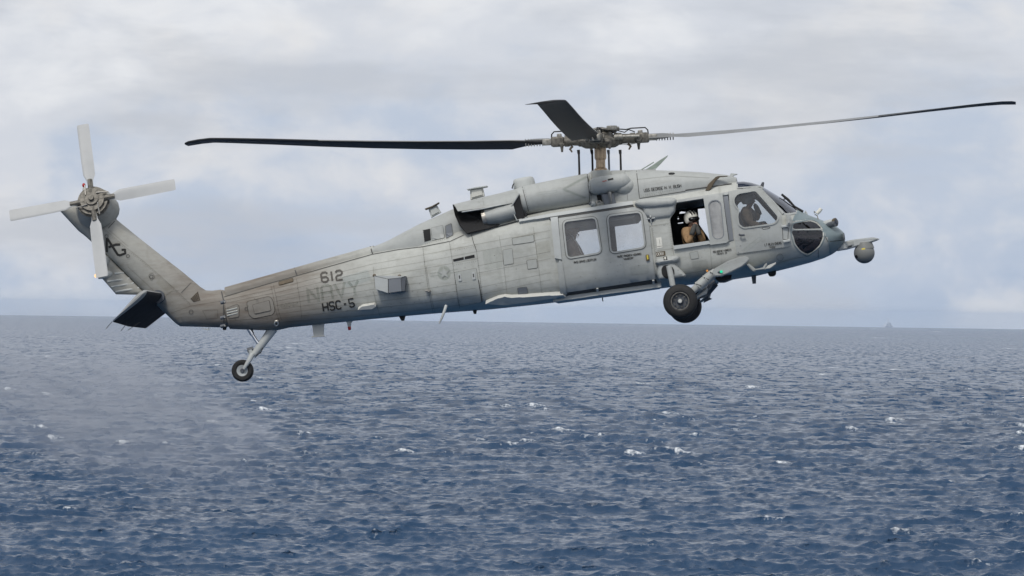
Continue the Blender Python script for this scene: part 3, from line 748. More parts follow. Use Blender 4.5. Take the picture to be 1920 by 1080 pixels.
def flat(name, outer, holes, y, mat, parent=None, th=0.02):
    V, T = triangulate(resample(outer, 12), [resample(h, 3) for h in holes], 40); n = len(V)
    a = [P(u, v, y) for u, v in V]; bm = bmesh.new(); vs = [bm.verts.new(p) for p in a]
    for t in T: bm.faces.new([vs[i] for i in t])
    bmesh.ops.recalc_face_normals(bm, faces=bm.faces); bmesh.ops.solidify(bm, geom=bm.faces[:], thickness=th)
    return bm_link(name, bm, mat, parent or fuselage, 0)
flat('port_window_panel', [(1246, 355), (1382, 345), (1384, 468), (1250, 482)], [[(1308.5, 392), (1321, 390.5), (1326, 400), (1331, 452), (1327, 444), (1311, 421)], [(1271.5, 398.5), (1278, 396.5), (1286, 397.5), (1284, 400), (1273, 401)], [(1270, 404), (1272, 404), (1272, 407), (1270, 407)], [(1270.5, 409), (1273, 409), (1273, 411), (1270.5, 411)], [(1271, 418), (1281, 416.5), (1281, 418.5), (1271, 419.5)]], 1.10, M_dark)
# cabin lining over the openings on the far side, so that the room reads as a room
# ---- windows: panes and frames
def window(poly, name='window', mat=None, frame=3.2, proud=0.03, parent=None, fm=None, base=0.0):
    fo = plate(name + '_frame', grow(poly, frame), [poly], base - 0.01, base + proud, fm or M_door, parent or fuselage, grid=60, step=3, surfs=[FUS], both=True)
    for f, sg in zip(fo, (-1, 1)):
        pass
    ps = plate(name + '_pane', grow(poly, 0.6), [], base - 0.018, base - 0.012, mat or M_glass, fo[0], grid=9, step=4, surfs=[FUS], smooth=180)
    mirrored(ps, name + '_pane', fo[1])
    return fo

# ================================================================== upper cowlings
CTOP = [(690, 466), (710, 459), (727, 452), (787, 421), (848, 394), (893, 378), (967, 359), (1020, 346), (1100, 327), (1150, 321), (1193, 320), (1260, 322), (1313, 325), (1363, 330), (1380, 334), (1397, 342.5), (1399, 344)]
cx_, cz_ = curve(CTOP)
CBOT = [(690, 477), (747, 470), (793, 466), (845, 456), (873, 445), (1033, 412), (1190, 388), (1200, 373.5), (1285, 359), (1372, 347), (1399, 346.5)]
dx_, dz_ = curve(CBOT)
f_cw = ip([(690, .20), (727, .30), (787, .55), (848, .60), (900, .60), (960, .66), (1100, .74), (1190, 1.02), (1285, 1.04), (1350, 1.0), (1380, .90), (1399, .75)])
f_cn = ip([(690, 2.6), (787, 3.0), (850, 3.6), (960, 3.2), (1190, 3.2), (1350, 3.4), (1399, 3.0)])
def cowl_ring(x, n=56):
    zt = float(np.interp(x, cx_, cz_)); zb = float(np.interp(x, dx_, dz_)) - 0.02; w = f_cw(x); e = f_cn(x)
    zt = max(zt, zb + 0.03)
    th = np.linspace(0, math.pi, n); c, s = np.cos(th), np.sin(th)
    y = w * np.sign(c) * np.abs(c) ** (2 / e); z = zb + (zt - zb) * np.abs(s) ** (2 / e)
    return [Vector((x, a, b)) for a, b in zip(y, z)] + [Vector((x, -w * 0.98, zb - 0.25)), Vector((x, w * 0.98, zb - 0.25))]
def cowl(name, p0, p1, n, mat):
    xs = np.linspace(ex(p0), ex(p1), n); o = loft(name, [cowl_ring(x) for x in xs], mat, None, True, 40); register(o); return o
rear_fairing = cowl('rear_fairing', 690, 905, 36, M_cowl)
engine_deck = cowl('engine_deck_cowling', 905.5, 1193, 30, M_cowl)
front_cowling = cowl('front_cowling', 1193.6, 1399, 36, M_cowl)

# tail boom drive shaft cover along the top of the boom
def spine():
    rings = []
    for t in np.linspace(0, 1, 26):
        px = 413.5 + (702 - 413.5) * t
        zt = float(np.interp(ex(px), *curve([(410, 542), (413, 541), (552, 502), (695, 462), (712, 457.5)]))); zs = float(np.interp(ex(px), *curve([(410, 558.5), (420, 556), (508, 530), (557, 516), (698, 476), (712, 473)])))
        w = 0.155 + 0.06 * t; pts = []
        for a in np.linspace(0, math.pi, 17):
            c, s = math.cos(a), math.sin(a); pts.append(Vector((ex(px), w * math.copysign(abs(c) ** 0.75, c), zs + (zt - zs) * abs(s) ** 0.75)))
        pts += [Vector((ex(px), -w * 0.98, zs - 0.16)), Vector((ex(px), w * 0.98, zs - 0.16))]; rings.append(pts)
    o = loft('drive_shaft_cover', rings, M_paint, None, True, 40); register(o); return o
spine()

# ---- engines: nacelle, inlet, exhaust shroud, both sides
YN = -0.74
def nacelle():
    a = P(979, 377, YN); b = P(1104, 354.5, YN); d = b - a; L = d.length
    o = lathe('engine_nacelle', a, d, [(-0.05, .265), (0.0, .275), (0.10, .285), (0.30, .292), (L * 0.6, .305), (L, .31), (L + .02, .30)], M_cowl, None, 40); register(o); mirrored(o)
    # inlet plenum: pod with rounded ends, and the round inlet fairing ahead of it
    c0 = P(1112, 350, -0.98); c1 = P(1170, 340, -0.98)
    o = lathe('inlet_pod', c0, c1 - c0, [(-.105, .01), (-.09, .07), (-.05, .125), (0.02, .165), (.2, .175), ((c1 - c0).length, .16), ((c1 - c0).length + .06, .13), ((c1 - c0).length + .11, .07), ((c1 - c0).length + .13, .01)], M_cowl, None, 26); register(o); mirrored(o)
    c = P(1172, 351, -0.88)
    o = ellipsoid('inlet_fairing', c, (.21, .22, .165), M_cowl, None, Matrix.Rotation(R(-8), 3, 'Y'), 26, 16); register(o); mirrored(o)
    o = prism('inlet_duct', [(1108, 320), (1142, 317.5), (1150, 330), (1152, 352), (1108, 356)], -0.80, -0.2, M_cowl, None, 0.03); register(o); mirrored(o)
    o = prism('inlet_duct_base', [(1108, 356), (1190, 343), (1194, 376), (1186, 386), (1112, 394), (1104, 385)], -0.92, -0.5, M_cowl, None, 0.02); register(o); mirrored(o)
    o = prism('generator_box', [(1127, 364), (1150, 362), (1156, 383), (1134, 388)], -1.03, -0.8, M_steel, None, 0.015)
    o = prism('oil_cooler_opening', [(1119, 366), (1127, 365), (1129, 378), (1121, 379)], -0.935, -0.8, M_sootshade, None, 0)
    tube('drain_fitting', [P(1143, 360, -1.1), P(1143.5, 366, -1.1), P(1145, 375, -1.08), P(1145, 383, -1.06)], [.035, .03, .022, .012], M_metal)
    ellipsoid('hoist_ball', P(1112, 382.5, -1.06), (.065, .065, .06), M_cowl, None)
    tube('cable_hook', [P(1105, 384, -1.08), P(1107, 380, -1.1), P(1110, 381, -1.1)], .018, M_dgrey)
    tube('hoist_ring', [P(1119, 378, -1.08), P(1125, 376.5, -1.1), P(1129, 380, -1.1), P(1124, 383, -1.1), P(1118, 381, -1.1), P(1119, 378, -1.08)], .012, M_metal)
nacelle()
def exhaust():
    for sg in (1, -1):
        parts = []
        Yo, Yi = -1.12, -0.42
        def q(px, py, y): return P(px, py, y)
        # outer cowl of the exhaust: top skin, side skin below the lip, floor
        rings = []
        # top skin, rounded over towards the side
        rows = []
        for px, yt, ye in [(848.5, 383.5, 396), (893, 372.5, 391), (940, 361.5, 384), (972, 353, 378)]:
            row = []
            for t in np.linspace(0, 1, 9):
                a = t * math.pi / 2; row.append(P(px + 10 * t * (1 if px < 860 else .3), yt + (ye - yt) * (1 - math.cos(a)), -0.35 - (0.72 if px < 960 else .62) * math.sin(a)))
            rows.append(row)
        o = shell('exhaust_top_skin', rows, 0.02, M_cowl); parts.append(o)
        if sg == 1: register(o)
        # side skin of the shroud
        rows = []
        for px, y0, y1, d in [(907, 392, 427, .0), (930, 386, 424, .035), (950, 382, 418, .03), (961, 379, 415, .0)]:
            row = []
            for t in np.linspace(0, 1, 9):
                a = (t - 0.4) * 2.0; row.append(P(px + 10 * t, y0 + (y1 - y0) * t, -0.72 - (0.36 + d) * math.cos(a)))
            rows.append(row)
        o = shell('exhaust_side_skin', rows, 0.02, M_cowl); parts.append(o)
        if sg == 1: register(o)
        # floor lip and dark inside of the duct
        bm = bmesh.new(); 
        out = [(850, 386), (855, 404), (863, 422), (874, 437.5), (917, 428), (966, 414), (962, 400), (908, 394), (866, 397)]
        cen_ = bm.verts.new(P(900, 412, -0.86)); A = [bm.verts.new(P(x, y, -0.66 - 0.38 * min(1, max(0, (y - 402) / 24)))) for x, y in out]
        for k in range(len(A)): bm.faces.new((A[k], A[(k + 1) % len(A)], cen_))
        o = bm_link('exhaust_inner_wall', bm, M_sootshade, None, 0); parts.append(o)
        bm = bmesh.new(); fl = [(874, 438), (917, 428.5), (968, 414.5)]; a = [bm.verts.new(P(x, y, -1.04)) for x, y in fl]; b = [bm.verts.new(P(x, y - 3, -0.55)) for x, y in fl]
        for k in range(2): bm.faces.new((a[k], a[k + 1], b[k + 1], b[k]))
        bmesh.ops.solidify(bm, geom=bm.faces[:], thickness=0.018); o = bm_link('exhaust_floor', bm, M_sootshade, None, 0); parts.append(o)
        bm = bmesh.new(); e = [(848.5, 383.5), (853, 404), (862, 423), (874, 438)]
        a = [bm.verts.new(P(x, y, yy)) for (x, y), yy in zip(e, (-.95, -.93, -.96, -1.04))]; b = [bm.verts.new(P(x + 3, y, -0.4)) for x, y in e]
        for k in range(3): bm.faces.new((a[k], a[k + 1], b[k + 1], b[k]))
        bmesh.ops.solidify(bm, geom=bm.faces[:], thickness=0.018); o = bm_link('exhaust_aft_wall', bm, M_sootshade, None, 40); parts.append(o)
        # hot pipe end showing inside
        o = lathe('exhaust_pipe', P(905, 410, -0.84), P(914, 408, -0.84) - P(905, 410, -0.84), [(0, .165), (.0, .18), (.10, .185), (.16, .18), (.16, .12)], M_metal, None, 28); parts.append(o)
        # cooling air scoop
        bm = bmesh.new(); sc = [(957.5, 389), (973.5, 363), (984, 410), (969, 412.5)]; A = [bm.verts.new(P(x, y, -1.04)) for x, y in sc]; bm.faces.new(A); B = [bm.verts.new(P(x, y, -0.6)) for x, y in sc]
        for k in range(4): bm.faces.new((A[k], A[(k + 1) % 4], B[(k + 1) % 4], B[k]))
        o = bm_link('cooling_scoop', bm, M_sootshade, None, 0); parts.append(o)
        bm = bmesh.new(); add_tube(bm, [P(957.5, 389, -1.05), P(973.5, 363, -1.05)], .014, 8); add_tube(bm, [P(957.5, 389, -1.05), P(969, 413, -1.05), P(990, 407, -1.0)], .014, 8)
        o = bm_link('scoop_rim', bm, M_cowl, None, 40); parts.append(o)
        tubeo = tube('shroud_rail', [P(866, 397.5, -1.075), P(905, 391.5, -1.09), P(940, 384, -1.06)], .013, M_light); parts.append(tubeo)
        if sg == -1:
            for o in parts: o.data.transform(Matrix.Scale(-1, 4, (0, 1, 0))); o.data.flip_normals()
exhaust()

# ================================================================== doors and windows
cabin_door = plate('cabin_door', [(1047.5, 409), (1188, 389.5), (1203, 393.5), (1212, 405), (1217, 420), (1222, 470), (1229, 520.5), (1063, 545.5), (1052, 481)], [W1, W2], -0.01, 0.045, M_door, None, grid=9, step=5, surfs=[FUS], both=True)
SURF_DOOR = register(cabin_door[0])
for wpoly in (W1, W2):
    for k, dr in enumerate(cabin_door):
        f = plate('window_frame', grow(wpoly, 3.0), [grow(wpoly, -0.3)], 0.02, 0.062, M_door, dr, grid=80, step=3, surfs=[FUS])
        p = plate('window_pane', grow(wpoly, 0.8), [], 0.015, 0.022, M_glass, f, grid=9, step=4, surfs=[FUS], smooth=180, planar=True, walls=False)
        g_ = Strips(); g_.line(grow(wpoly, 3.4), 1.3, 0.05, step=3, surfs=[FUS], closed=True); gs = g_.build('window_seal', M_seam, f)
        if k == 1:
            for o in (f, p, gs): o.data.transform(Matrix.Scale(-1, 4, (0, 1, 0))); o.data.flip_normals()
door_post = plate('door_post', [(1033, 411.5), (1046.5, 409.5), (1053.5, 487), (1040.5, 484)], [], -0.01, 0.075, M_light, cabin_door[0], grid=12, surfs=[FUS])
plate('door_post', [(1050, 487.5), (1055, 492), (1062.5, 546.5), (1050, 545), (1045, 496)], [], -0.01, 0.07, M_door, cabin_door[0], grid=12, surfs=[FUS])
plate('door_latch', rounded([(1210.5, 478), (1217, 477), (1218.5, 488), (1212, 490)], 2), [], 0.03, 0.075, M_brown, cabin_door[0], grid=10, step=2, surfs=[FUS])
plate('door_handle', rounded([(1212.5, 478.5), (1215.5, 478), (1216.5, 486), (1213.5, 486.5)], 1.2), [], 0.07, 0.095, M_yellow, cabin_door[0], grid=10, step=2, surfs=[FUS])
plate('door_track', [(1030, 409.5), (1188, 386), (1189, 389.5), (1031, 413)], [], -0.01, 0.05, M_seam, None, grid=9, surfs=[FUS])
plate('door_track_cover', [(975, 416), (1030, 405), (1186, 380.5), (1188, 386), (1031, 409.8), (974, 419.5)], [], -0.01, 0.065, M_light, None, grid=9, surfs=[FUS])
plate('sill_fairing', [(1062, 547), (1229, 522), (1232, 528), (1062, 553)], [], -0.005, 0.03, M_seam, None, grid=9, surfs=[FUS])
for px in (1119.5, 1224.5):
    y = 539.5 if px < 1200 else 524.5
    plate('door_roller', rounded([(px - 2, y - 2.5), (px + 2, y - 2.8), (px + 2.4, y + 2), (px - 1.6, y + 2.4)], 0.8), [], 0.02, 0.07, M_pale, None, grid=10, step=2, surfs=[FUS])
plate('step_rail', [(911, 562.5), (935, 553.5), (947, 551), (960, 552.5), (1055, 546), (1060, 549), (948, 564)], [], -0.01, 0.10, M_pale, None, grid=9, surfs=[FUS])
plate('lower_rail', [(1036, 556), (1150, 540), (1239, 528.5), (1236, 532), (1150, 545), (1046, 559)], [], -0.01, 0.11, M_light, None, grid=9, surfs=[FUS])

# gunner's window: sill, slid-back sash and its runner
plate('gunner_window_sill', [(1263, 461), (1330, 451.5), (1332, 457.5), (1264, 468)], [], -0.01, 0.06, M_light, None, grid=9, surfs=[FUS])
sash_pane = rounded([(1329.5, 384), (1335, 378.5), (1345.5, 377.5), (1351, 383), (1356.5, 441), (1352, 446.5), (1342, 447.5), (1337, 442)], 4)
sash = plate('gunner_window_sash', [(1319, 372), (1355, 366.5), (1366.5, 452), (1362, 455.5), (1332, 459.5)], [sash_pane], -0.005, 0.06, M_door, None, grid=10, surfs=[FUS], back=True)
plate('sash_pane', grow(sash_pane, 0.8), [], 0.03, 0.036, M_frost, sash, grid=9, surfs=[FUS], smooth=180, planar=True, walls=False)
g_ = Strips(); g_.line(grow(sash_pane, 1.0), 1.4, 0.062, step=3, surfs=[FUS], closed=True); g_.build('sash_seal', M_steel, sash)
plate('window_runner', [(1355.5, 366.5), (1365, 365), (1375.5, 449), (1367.5, 452)], [], -0.005, 0.02, M_steel, None, grid=10, surfs=[FUS])
plate('window_header', [(1268, 376.5), (1366, 361.5), (1366, 366), (1269, 381)], [], -0.01, 0.045, M_door, None, grid=10, surfs=[FUS])

# cockpit door
cd_out = [(1365.5, 359.5), (1419, 351.5), (1427, 356), (1464.5, 402), (1466, 420), (1481, 424), (1482, 458), (1478, 462), (1381, 475.5), (1374, 420)]
cockpit_door = plate('cockpit_door', cd_out, [CW], -0.01, 0.022, M_door, None, grid=9, step=5, surfs=[FUS], both=True)
register(cockpit_door[0])
for k, dr in enumerate(cockpit_door):
    f = plate('door_window_frame', grow(CW, 2.6), [grow(CW, -0.3)], 0.0, 0.04, M_door, dr, grid=80, step=3, surfs=[FUS])
    p = plate('door_window_pane', grow(CW, 0.8), [], 0.004, 0.010, M_cglass, f, grid=9, step=4, surfs=[FUS], smooth=180, planar=True, walls=False)
    if k == 1:
        for o in (f, p): o.data.transform(Matrix.Scale(-1, 4, (0, 1, 0))); o.data.flip_normals()
tube('door_handle', [hit(1386.5, 440)[0] + Vector((0, -.05, 0)), hit(1389, 441.5)[0] + Vector((0, -.08, 0)), hit(1396, 441)[0] + Vector((0, -.07, 0))], .022, M_dgrey, cockpit_door[0], 8)
g_ = Strips(); g_.line([(1428, 427.5), (1431, 430), (1442, 428.5), (1444, 426.5), (1441, 425.5), (1430, 426.5)], 1.0, 0.004, step=2, closed=True); g_.build('door_latch_slot', M_seam, cockpit_door[0])
for px, py in ((1472, 424), (1475, 452)):
    box('door_hinge', hit(px, py)[0] + Vector((0, -.03, 0)), (.14, .07, .05), M_light, cockpit_door[0], Matrix.Rotation(R(-2), 3, 'Y'))
prism('hinge_cover', [(1473.5, 403.5), (1480, 402), (1483.5, 406), (1484, 418), (1481, 421), (1474.5, 421)], -1.16, -0.95, M_door, None, 0.03)
g_ = Strips(); g_.line([(1467, 426), (1468, 449), (1477, 449), (1478.5, 428), (1472, 426)], 1.0, 0.004, step=3, closed=True); g_.build('hinge_seam', M_seam)
# chin windows
for k, poly in enumerate((CHIN_L, CHIN_U)):
    p = plate('chin_window_pane', grow(poly, 0.8), [], -0.014, -0.008, M_chin, fuselage, grid=7, step=3, surfs=[FUS], smooth=180, both=True, walls=False)
g_ = Strips(); g_.line([(1484, 431), (1543, 430)], 1.8, 0.006, step=4, surfs=[FUS]); g_.build('chin_window_bar', M_door, fuselage)
CH = rounded([(1486.5, 418.5), (1520, 411.5), (1534, 416.5), (1545.5, 432), (1545.5, 447), (1538, 463), (1514, 481), (1499, 472), (1488, 458), (1483, 440), (1483, 431)], 5)
g_ = Strips(); g_.line(CH, 1.6, 0.008, step=3, surfs=[FUS], closed=True); g_.build('chin_window_frame', M_nose, fuselage)
# things behind the chin glass: pedals and their gear
bm = bmesh.new()
for px, py, s_ in ((1500, 450, .1), (1512, 455, .12), (1522, 448, .08), (1508, 462, .07)): add_box(bm, P(px, py, -0.45), (s_, .16, .05), Matrix.Rotation(R(20), 3, 'Y'), .01)
add_tube(bm, [P(1496, 462, -.4), P(1516, 446, -.4)], .02, 6); add_tube(bm, [P(1505, 466, -.6), P(1526, 452, -.5)], .016, 6)
bm_link('rudder_pedals', bm, M_dgrey, fuselage)
# windscreen posts, wipers
tube('windscreen_post', [hit(1424, 354, [FUS])[0], hit(1448, 379, [FUS])[0], hit(1468, 401, [FUS])[0]], .035, M_door, fuselage, 8)
for yy in (-0.35, 0.35):
    tube('windscreen_wiper', [P(1466, 369, yy) + Vector((0, 0, .05)), P(1478, 379, yy) + Vector((0, 0, .05)), P(1490, 390, yy) + Vector((0, 0, .03)), P(1506, 397, yy)], [.022, .028, .02, .025], M_black, None, 8)
tube('wiper_pivot', [P(1471, 374, -.35), P(1472.5, 369, -.35)], .02, M_dgrey, None, 8)

s_ = Strips(); s_.line([(1425, 354.5), (1450, 379.5), (1470, 401)], 3.0, .012, 4, [FUS]); s_.line([(1468, 401.5), (1480, 402), (1493, 399.5)], 3.2, .010, 3, [FUS]); s_.build('windscreen_frame', M_door, fuselage)
s_ = Strips(); s_.line([(1487, 414.5), (1492, 403), (1497, 396)], 3.6, .008, 3, [FUS]); s_.line([(1553.5, 450), (1556.5, 470), (1560, 482)], 3.0, .008, 3, [FUS]); tag(s_.build('nose_joint', M_nose, fuselage), kind='stuff')
s_ = Strips(); s_.line([(1381.5, 353.3), (1400, 351.8), (1421, 350.3), (1430, 350.5)], 2.2, .012, 3, [FUS]); s_.line([(1382.5, 345.5), (1382.5, 353)], 2.0, .012, 3, [FUS]); s_.build('roof_window_frame', M_door, fuselage)
# ================================================================== fairings on the side
pod = pillow('upper_pod', rounded([(1188, 382), (1196, 374), (1212, 371.5), (1262, 370), (1270, 374), (1269, 383), (1262, 389), (1215, 393), (1198, 391)], 7), -1.10, 0.17, 0.10, M_door, grid=.05, step=.03, reg=True)
pillow('upper_pod_skirt', rounded([(1203, 386), (1268, 378), (1266, 398), (1257, 409), (1222, 413), (1207, 404)], 4), -1.08, 0.125, 0.06, M_door, grid=.05, step=.03, reg=True)
gp = pillow('gear_pod', rounded([(1228, 490), (1232, 485), (1240, 483), (1256, 480), (1270, 477.5), (1276, 482), (1275, 489), (1268, 494), (1236, 499), (1229, 496)], 4), -1.15, 0.16, 0.075, M_door, grid=.05, step=.03, reg=True)
for s_ in (1,):
    mirrored(gp)
gf = pillow('gear_well_fairing', rounded([(1234, 494), (1262, 489), (1272, 500), (1287, 516), (1284, 521), (1262, 524), (1236, 526), (1231, 514)], 4), -1.12, 0.13, 0.07, M_door, grid=.05, step=.03, reg=True); mirrored(gf)
plate('gear_well_opening', rounded([(1240, 504), (1244, 498), (1256, 497), (1264, 504), (1265, 516), (1258, 521.5), (1247, 522), (1241, 515)], 5), [], 0.002, 0.006, M_sootshade, gf, grid=8, step=3)
plate('tie_down_plate', [(1243.5, 482.5), (1250.5, 481.5), (1251.5, 487), (1244.5, 488)], [], 0.002, 0.008, M_txt, gp, grid=10, step=2)
g_ = Strips(); g_.line([(1245.3, 484), (1249.2, 483.4)], 1.1, .011, 2); g_.line([(1247.3, 484), (1248, 487)], 1.1, .011, 2); g_.build('tie_down_mark', M_white, gp)
# forward stub fairing that carries the landing gear beam, with the green position light
sf = prism('gear_beam_fairing', rounded([(1336, 507), (1340, 503), (1365, 489), (1388, 481), (1398, 480), (1405, 483.5), (1403, 490), (1392, 499.5), (1368, 511.5), (1352, 518), (1340, 518), (1336, 513)], 3), -1.535, -1.39, M_door, None, 0.018); register(sf)
sf2 = mirrored(sf)
rings = []
for t, yy in ((0, -1.46), (1, -0.75)):
    rings.append([Vector((p.x, yy, p.z - 0.02 * t)) for p in (P(x, y, -1.46) for x, y in [(1340, 508), (1365, 493), (1390, 484), (1398, 486), (1385, 499), (1350, 516)])])
st = loft('gear_beam_root', rings, M_dgrey, sf, True, 30); mirrored(st, parent=sf2)
lg = lathe('position_light_base', hit(1349.5, 510)[0], (1, -0.35, .08), [(-.06, .005), (-.03, .022), (.02, .026), (.04, .024)], M_dgrey, sf, 12)
ellipsoid('position_light', hit(1351.5, 509.5)[0] + Vector((.01, -.025, 0)), (.028, .024, .026), M_green, sf)
# ---- main landing gear
def main_gear(sg):
    root = []
    yw = -1.37
    c = P(1275.5, 565, yw); bmx = []
    if sg == 1: c = c
    prof = [(-.05, .185), (-.118, .182), (-.135, .20), (-.13, .255), (-.105, .305), (-.06, .328), (0, .334), (.06, .328), (.105, .305), (.13, .255), (.135, .20), (.118, .182), (.05, .185), (-.05, .185)]
    wheel = lathe('main_wheel', c, (0, 1, 0), [(-.085, .03), (-.085, .05), (-.055, .075), (-.05, .145), (-.10, .165), (-.118, .172), (-.118, .183), (-.06, .187), (.06, .19), (.10, .175), (.10, .05)], M_dgrey, None, 32)
    tyre = lathe('tyre', c, (0, 1, 0), prof, M_black, wheel, 40, caps=False)
    bm = bmesh.new(); add_lathe(bm, c + Vector((0, -.12, 0)), (0, 1, 0), [(0, .160), (0, .178), (.03, .178), (.03, .160), (0, .160)], 32, False); rim = bm_link('rim', bm, M_hubm, wheel)
    bm = bmesh.new()
    for k in range(9):
        a = k * 6.283 / 9; add_tube(bm, [c + Vector((.115 * math.cos(a), -.105, .115 * math.sin(a))), c + Vector((.115 * math.cos(a), -.08, .115 * math.sin(a)))], .013, 6)
    bolts = tag(bm_link('wheel_bolts', bm, M_hubm, wheel), kind='stuff')
    cap = lathe('hub_cap', c + Vector((0, -.15, 0)), (0, 1, 0), [(0, .02), (0, .036), (.03, .042), (.08, .045)], M_pale, wheel, 8)
    strut = tube('shock_strut', [P(1254, 499, -1.22), P(1257, 512, -1.24), P(1261.5, 536, -1.27)], [.062, .060, .056], M_door, None, 16)
    piston = tube('strut_piston', [P(1261, 534, -1.27), P(1268, 556, -1.26)], .038, M_chrome, strut, 12)
    a = P(1342, 509, -1.20); b = P(1302, 543, -1.22); cc = P(1281, 561, -1.20)
    d = b - a; beam = tube('drag_beam', [a, a + d * .15, a + d * .16, a + d * .42, a + d * .43, a + d * .47, a + d * .48, a + d * .78, a + d * .79, a + d * .84, a + d * .85, b, cc], [.075, .085, .095, .095, .105, .105, .095, .095, .10, .10, .08, .07, .06], M_door, None, 16)
    bm = bmesh.new()
    for t in (.16, .45, .80):
        for k in (-.3, .1, .5): p = a + d * t + Vector((k * .08, -.09, .02 - k * .05)); add_box(bm, p, (.03, .02, .018), Matrix.Rotation(R(40), 3, 'Y'))
    lat = tag(bm_link('beam_clamps', bm, M_seam, beam), kind='stuff')
    jac = tube('torque_link', [P(1309, 546, -1.12), P(1322, 537, -1.12), P(1326, 528, -1.1)], [.03, .045, .03], M_metal, beam, 8)
    jack2 = tube('torque_link', [P(1306, 558, -1.15), P(1322, 548, -1.1), P(1326, 540, -1.1)], [.02, .05, .02], M_door, beam, 8)
    hook = prism('gear_plate', [(1313, 561), (1330, 553), (1326, 551), (1316, 554)], -1.0, -1.03, M_dgrey, beam, 0)
    link2 = tube('brake_line', [P(1332, 512, -1.18), P(1327, 523, -1.12), P(1316, 540, -1.12), P(1304, 552, -1.15)], .012, M_black, beam, 6)
    side = tube('side_brace', [P(1338, 526, -.9), P(1322, 545, -1.0), P(1316, 555, -1.05)], [.05, .035, .03], M_dgrey, beam, 8)
    cap2 = tube('reservoir_cap', [P(1325, 509.5, -1.2), P(1328, 507.5, -1.2)], .028, M_orange, beam, 8)
    axle = tube('axle', [c + Vector((0, -.08, 0)), c + Vector((0, .22, 0)), P(1282, 560, -1.16)], .05, M_dgrey, beam, 12)
    if sg == -1:
        for o in (wheel, tyre, rim, bolts, cap, strut, piston, beam, lat, jac, jack2, hook, link2, side, cap2, axle): o.data.transform(Matrix.Scale(-1, 4, (0, 1, 0))); o.data.flip_normals()
main_gear(1); main_gear(-1)

# ---- tail wheel
def tail_gear():
    c = P(455, 695, 0)
    w = lathe('tail_wheel', c, (0, 1, 0), [(-.05, .02), (-.055, .06), (-.07, .095), (-.075, .115), (.075, .115), (.07, .095), (.055, .06), (.05, .02)], M_light, None, 28)
    lathe('tyre', c, (0, 1, 0), [(-.04, .113), (-.075, .112), (-.09, .14), (-.085, .185), (-.05, .215), (0, .221), (.05, .215), (.085, .185), (.09, .14), (.075, .112), (.04, .113), (-.04, .113)], M_black, w, 36, caps=False)
    lathe('hub_cap', c + Vector((0, -.085, 0)), (0, 1, 0), [(0, .02), (0, .04), (.03, .045)], M_dgrey, w, 10)
    arm = tube('tail_gear_arm', [P(512, 616, 0), P(500, 633, 0), P(484, 655, 0), P(474, 667, 0)], [.10, .085, .075, .07], M_light, None, 14)
    for s_ in (-.12, .12):
        tube('wheel_fork', [P(473, 664, s_ * .5), P(468, 674, s_), P(457, 692, s_)], [.055, .05, .03], M_light, arm, 10)
    tube('shock_absorber', [P(467, 616, 0), P(473, 627, 0), P(473.5, 627.5, 0), P(481, 639, 0), P(487, 646, 0)], [.055, .05, .035, .035, .05], M_chrome, arm, 12)
    tube('swivel_lock', [P(464, 657, 0), P(475, 654, 0)], [.05, .05], M_dgrey, arm, 10)
    tube('fork_spindle', [P(469, 656, 0), P(474, 668, 0)], [.06, .05], M_light, arm, 10)
    tube('brake_hose', [P(493, 652, -.08), P(489, 661, -.1), P(480, 667, -.08)], .010, M_black, arm, 6)
tail_gear()

# ================================================================== tail pylon
PYL = [(470, 541), (430, 546), (413, 543), (398, 545), (386, 544.5), (376, 538), (363, 527), (340, 508), (300, 477), (257, 443), (218, 411), (223, 402), (224.5, 392), (222, 381), (215, 371), (205, 364), (188, 360), (170, 361), (155, 366), (146, 376), (139, 380), (125, 381), (112, 383), (108, 388), (110, 393), (147, 433), (160, 443), (197, 476), (232, 510), (267, 544), (300, 578), (329, 606), (338, 612), (418, 614), (470, 608)]
def pyl_t(x, z):
    return 1.0
pylon = pillow('tail_pylon', PYL, 0.0, 0.235, 0.40, M_paint, None, grid=.09, step=.06, reg=True)
g = pillow('pylon_trailing_panel', [(188, 470), (197, 475), (232, 510), (270, 547), (272, 553), (217.5, 552), (192, 523), (182, 508), (180, 500), (184, 492), (175, 481), (178, 473)], 0.0, 0.08, 0.10, M_paint, pylon, grid=.06, step=.04, reg=True)
for k, (a, b) in enumerate([((215, 513), (232, 511.5)), ((202, 528), (243, 522)), ((209, 538), (251, 531)), ((217, 547), (261, 540))]):
    tube('stiffening_rib', [hit(*a)[0], hit((a[0] + b[0]) / 2, (a[1] + b[1]) / 2)[0], hit(*b)[0]], .022, M_light, g, 8)
a_ = hit(186, 491)[0]; lathe('warning_sensor', P(192, 490, -.10), P(184, 492, -.24) - P(192, 490, -.10), [(-.16, .10), (-.05, .12), (.06, .10), (.11, .06), (.12, .05)], M_light, g, 18)
lathe('tail_light_housing', P(209, 513, -.05), P(182, 517, -.10) - P(209, 513, -.05), [(-.03, .03), (.03, .07), (.18, .08), (.27, .07), (.28, .045)], M_light, g, 18)
ellipsoid('tail_position_light', P(179.5, 517.2, -.1), (.03, .035, .035), M_tail, g)
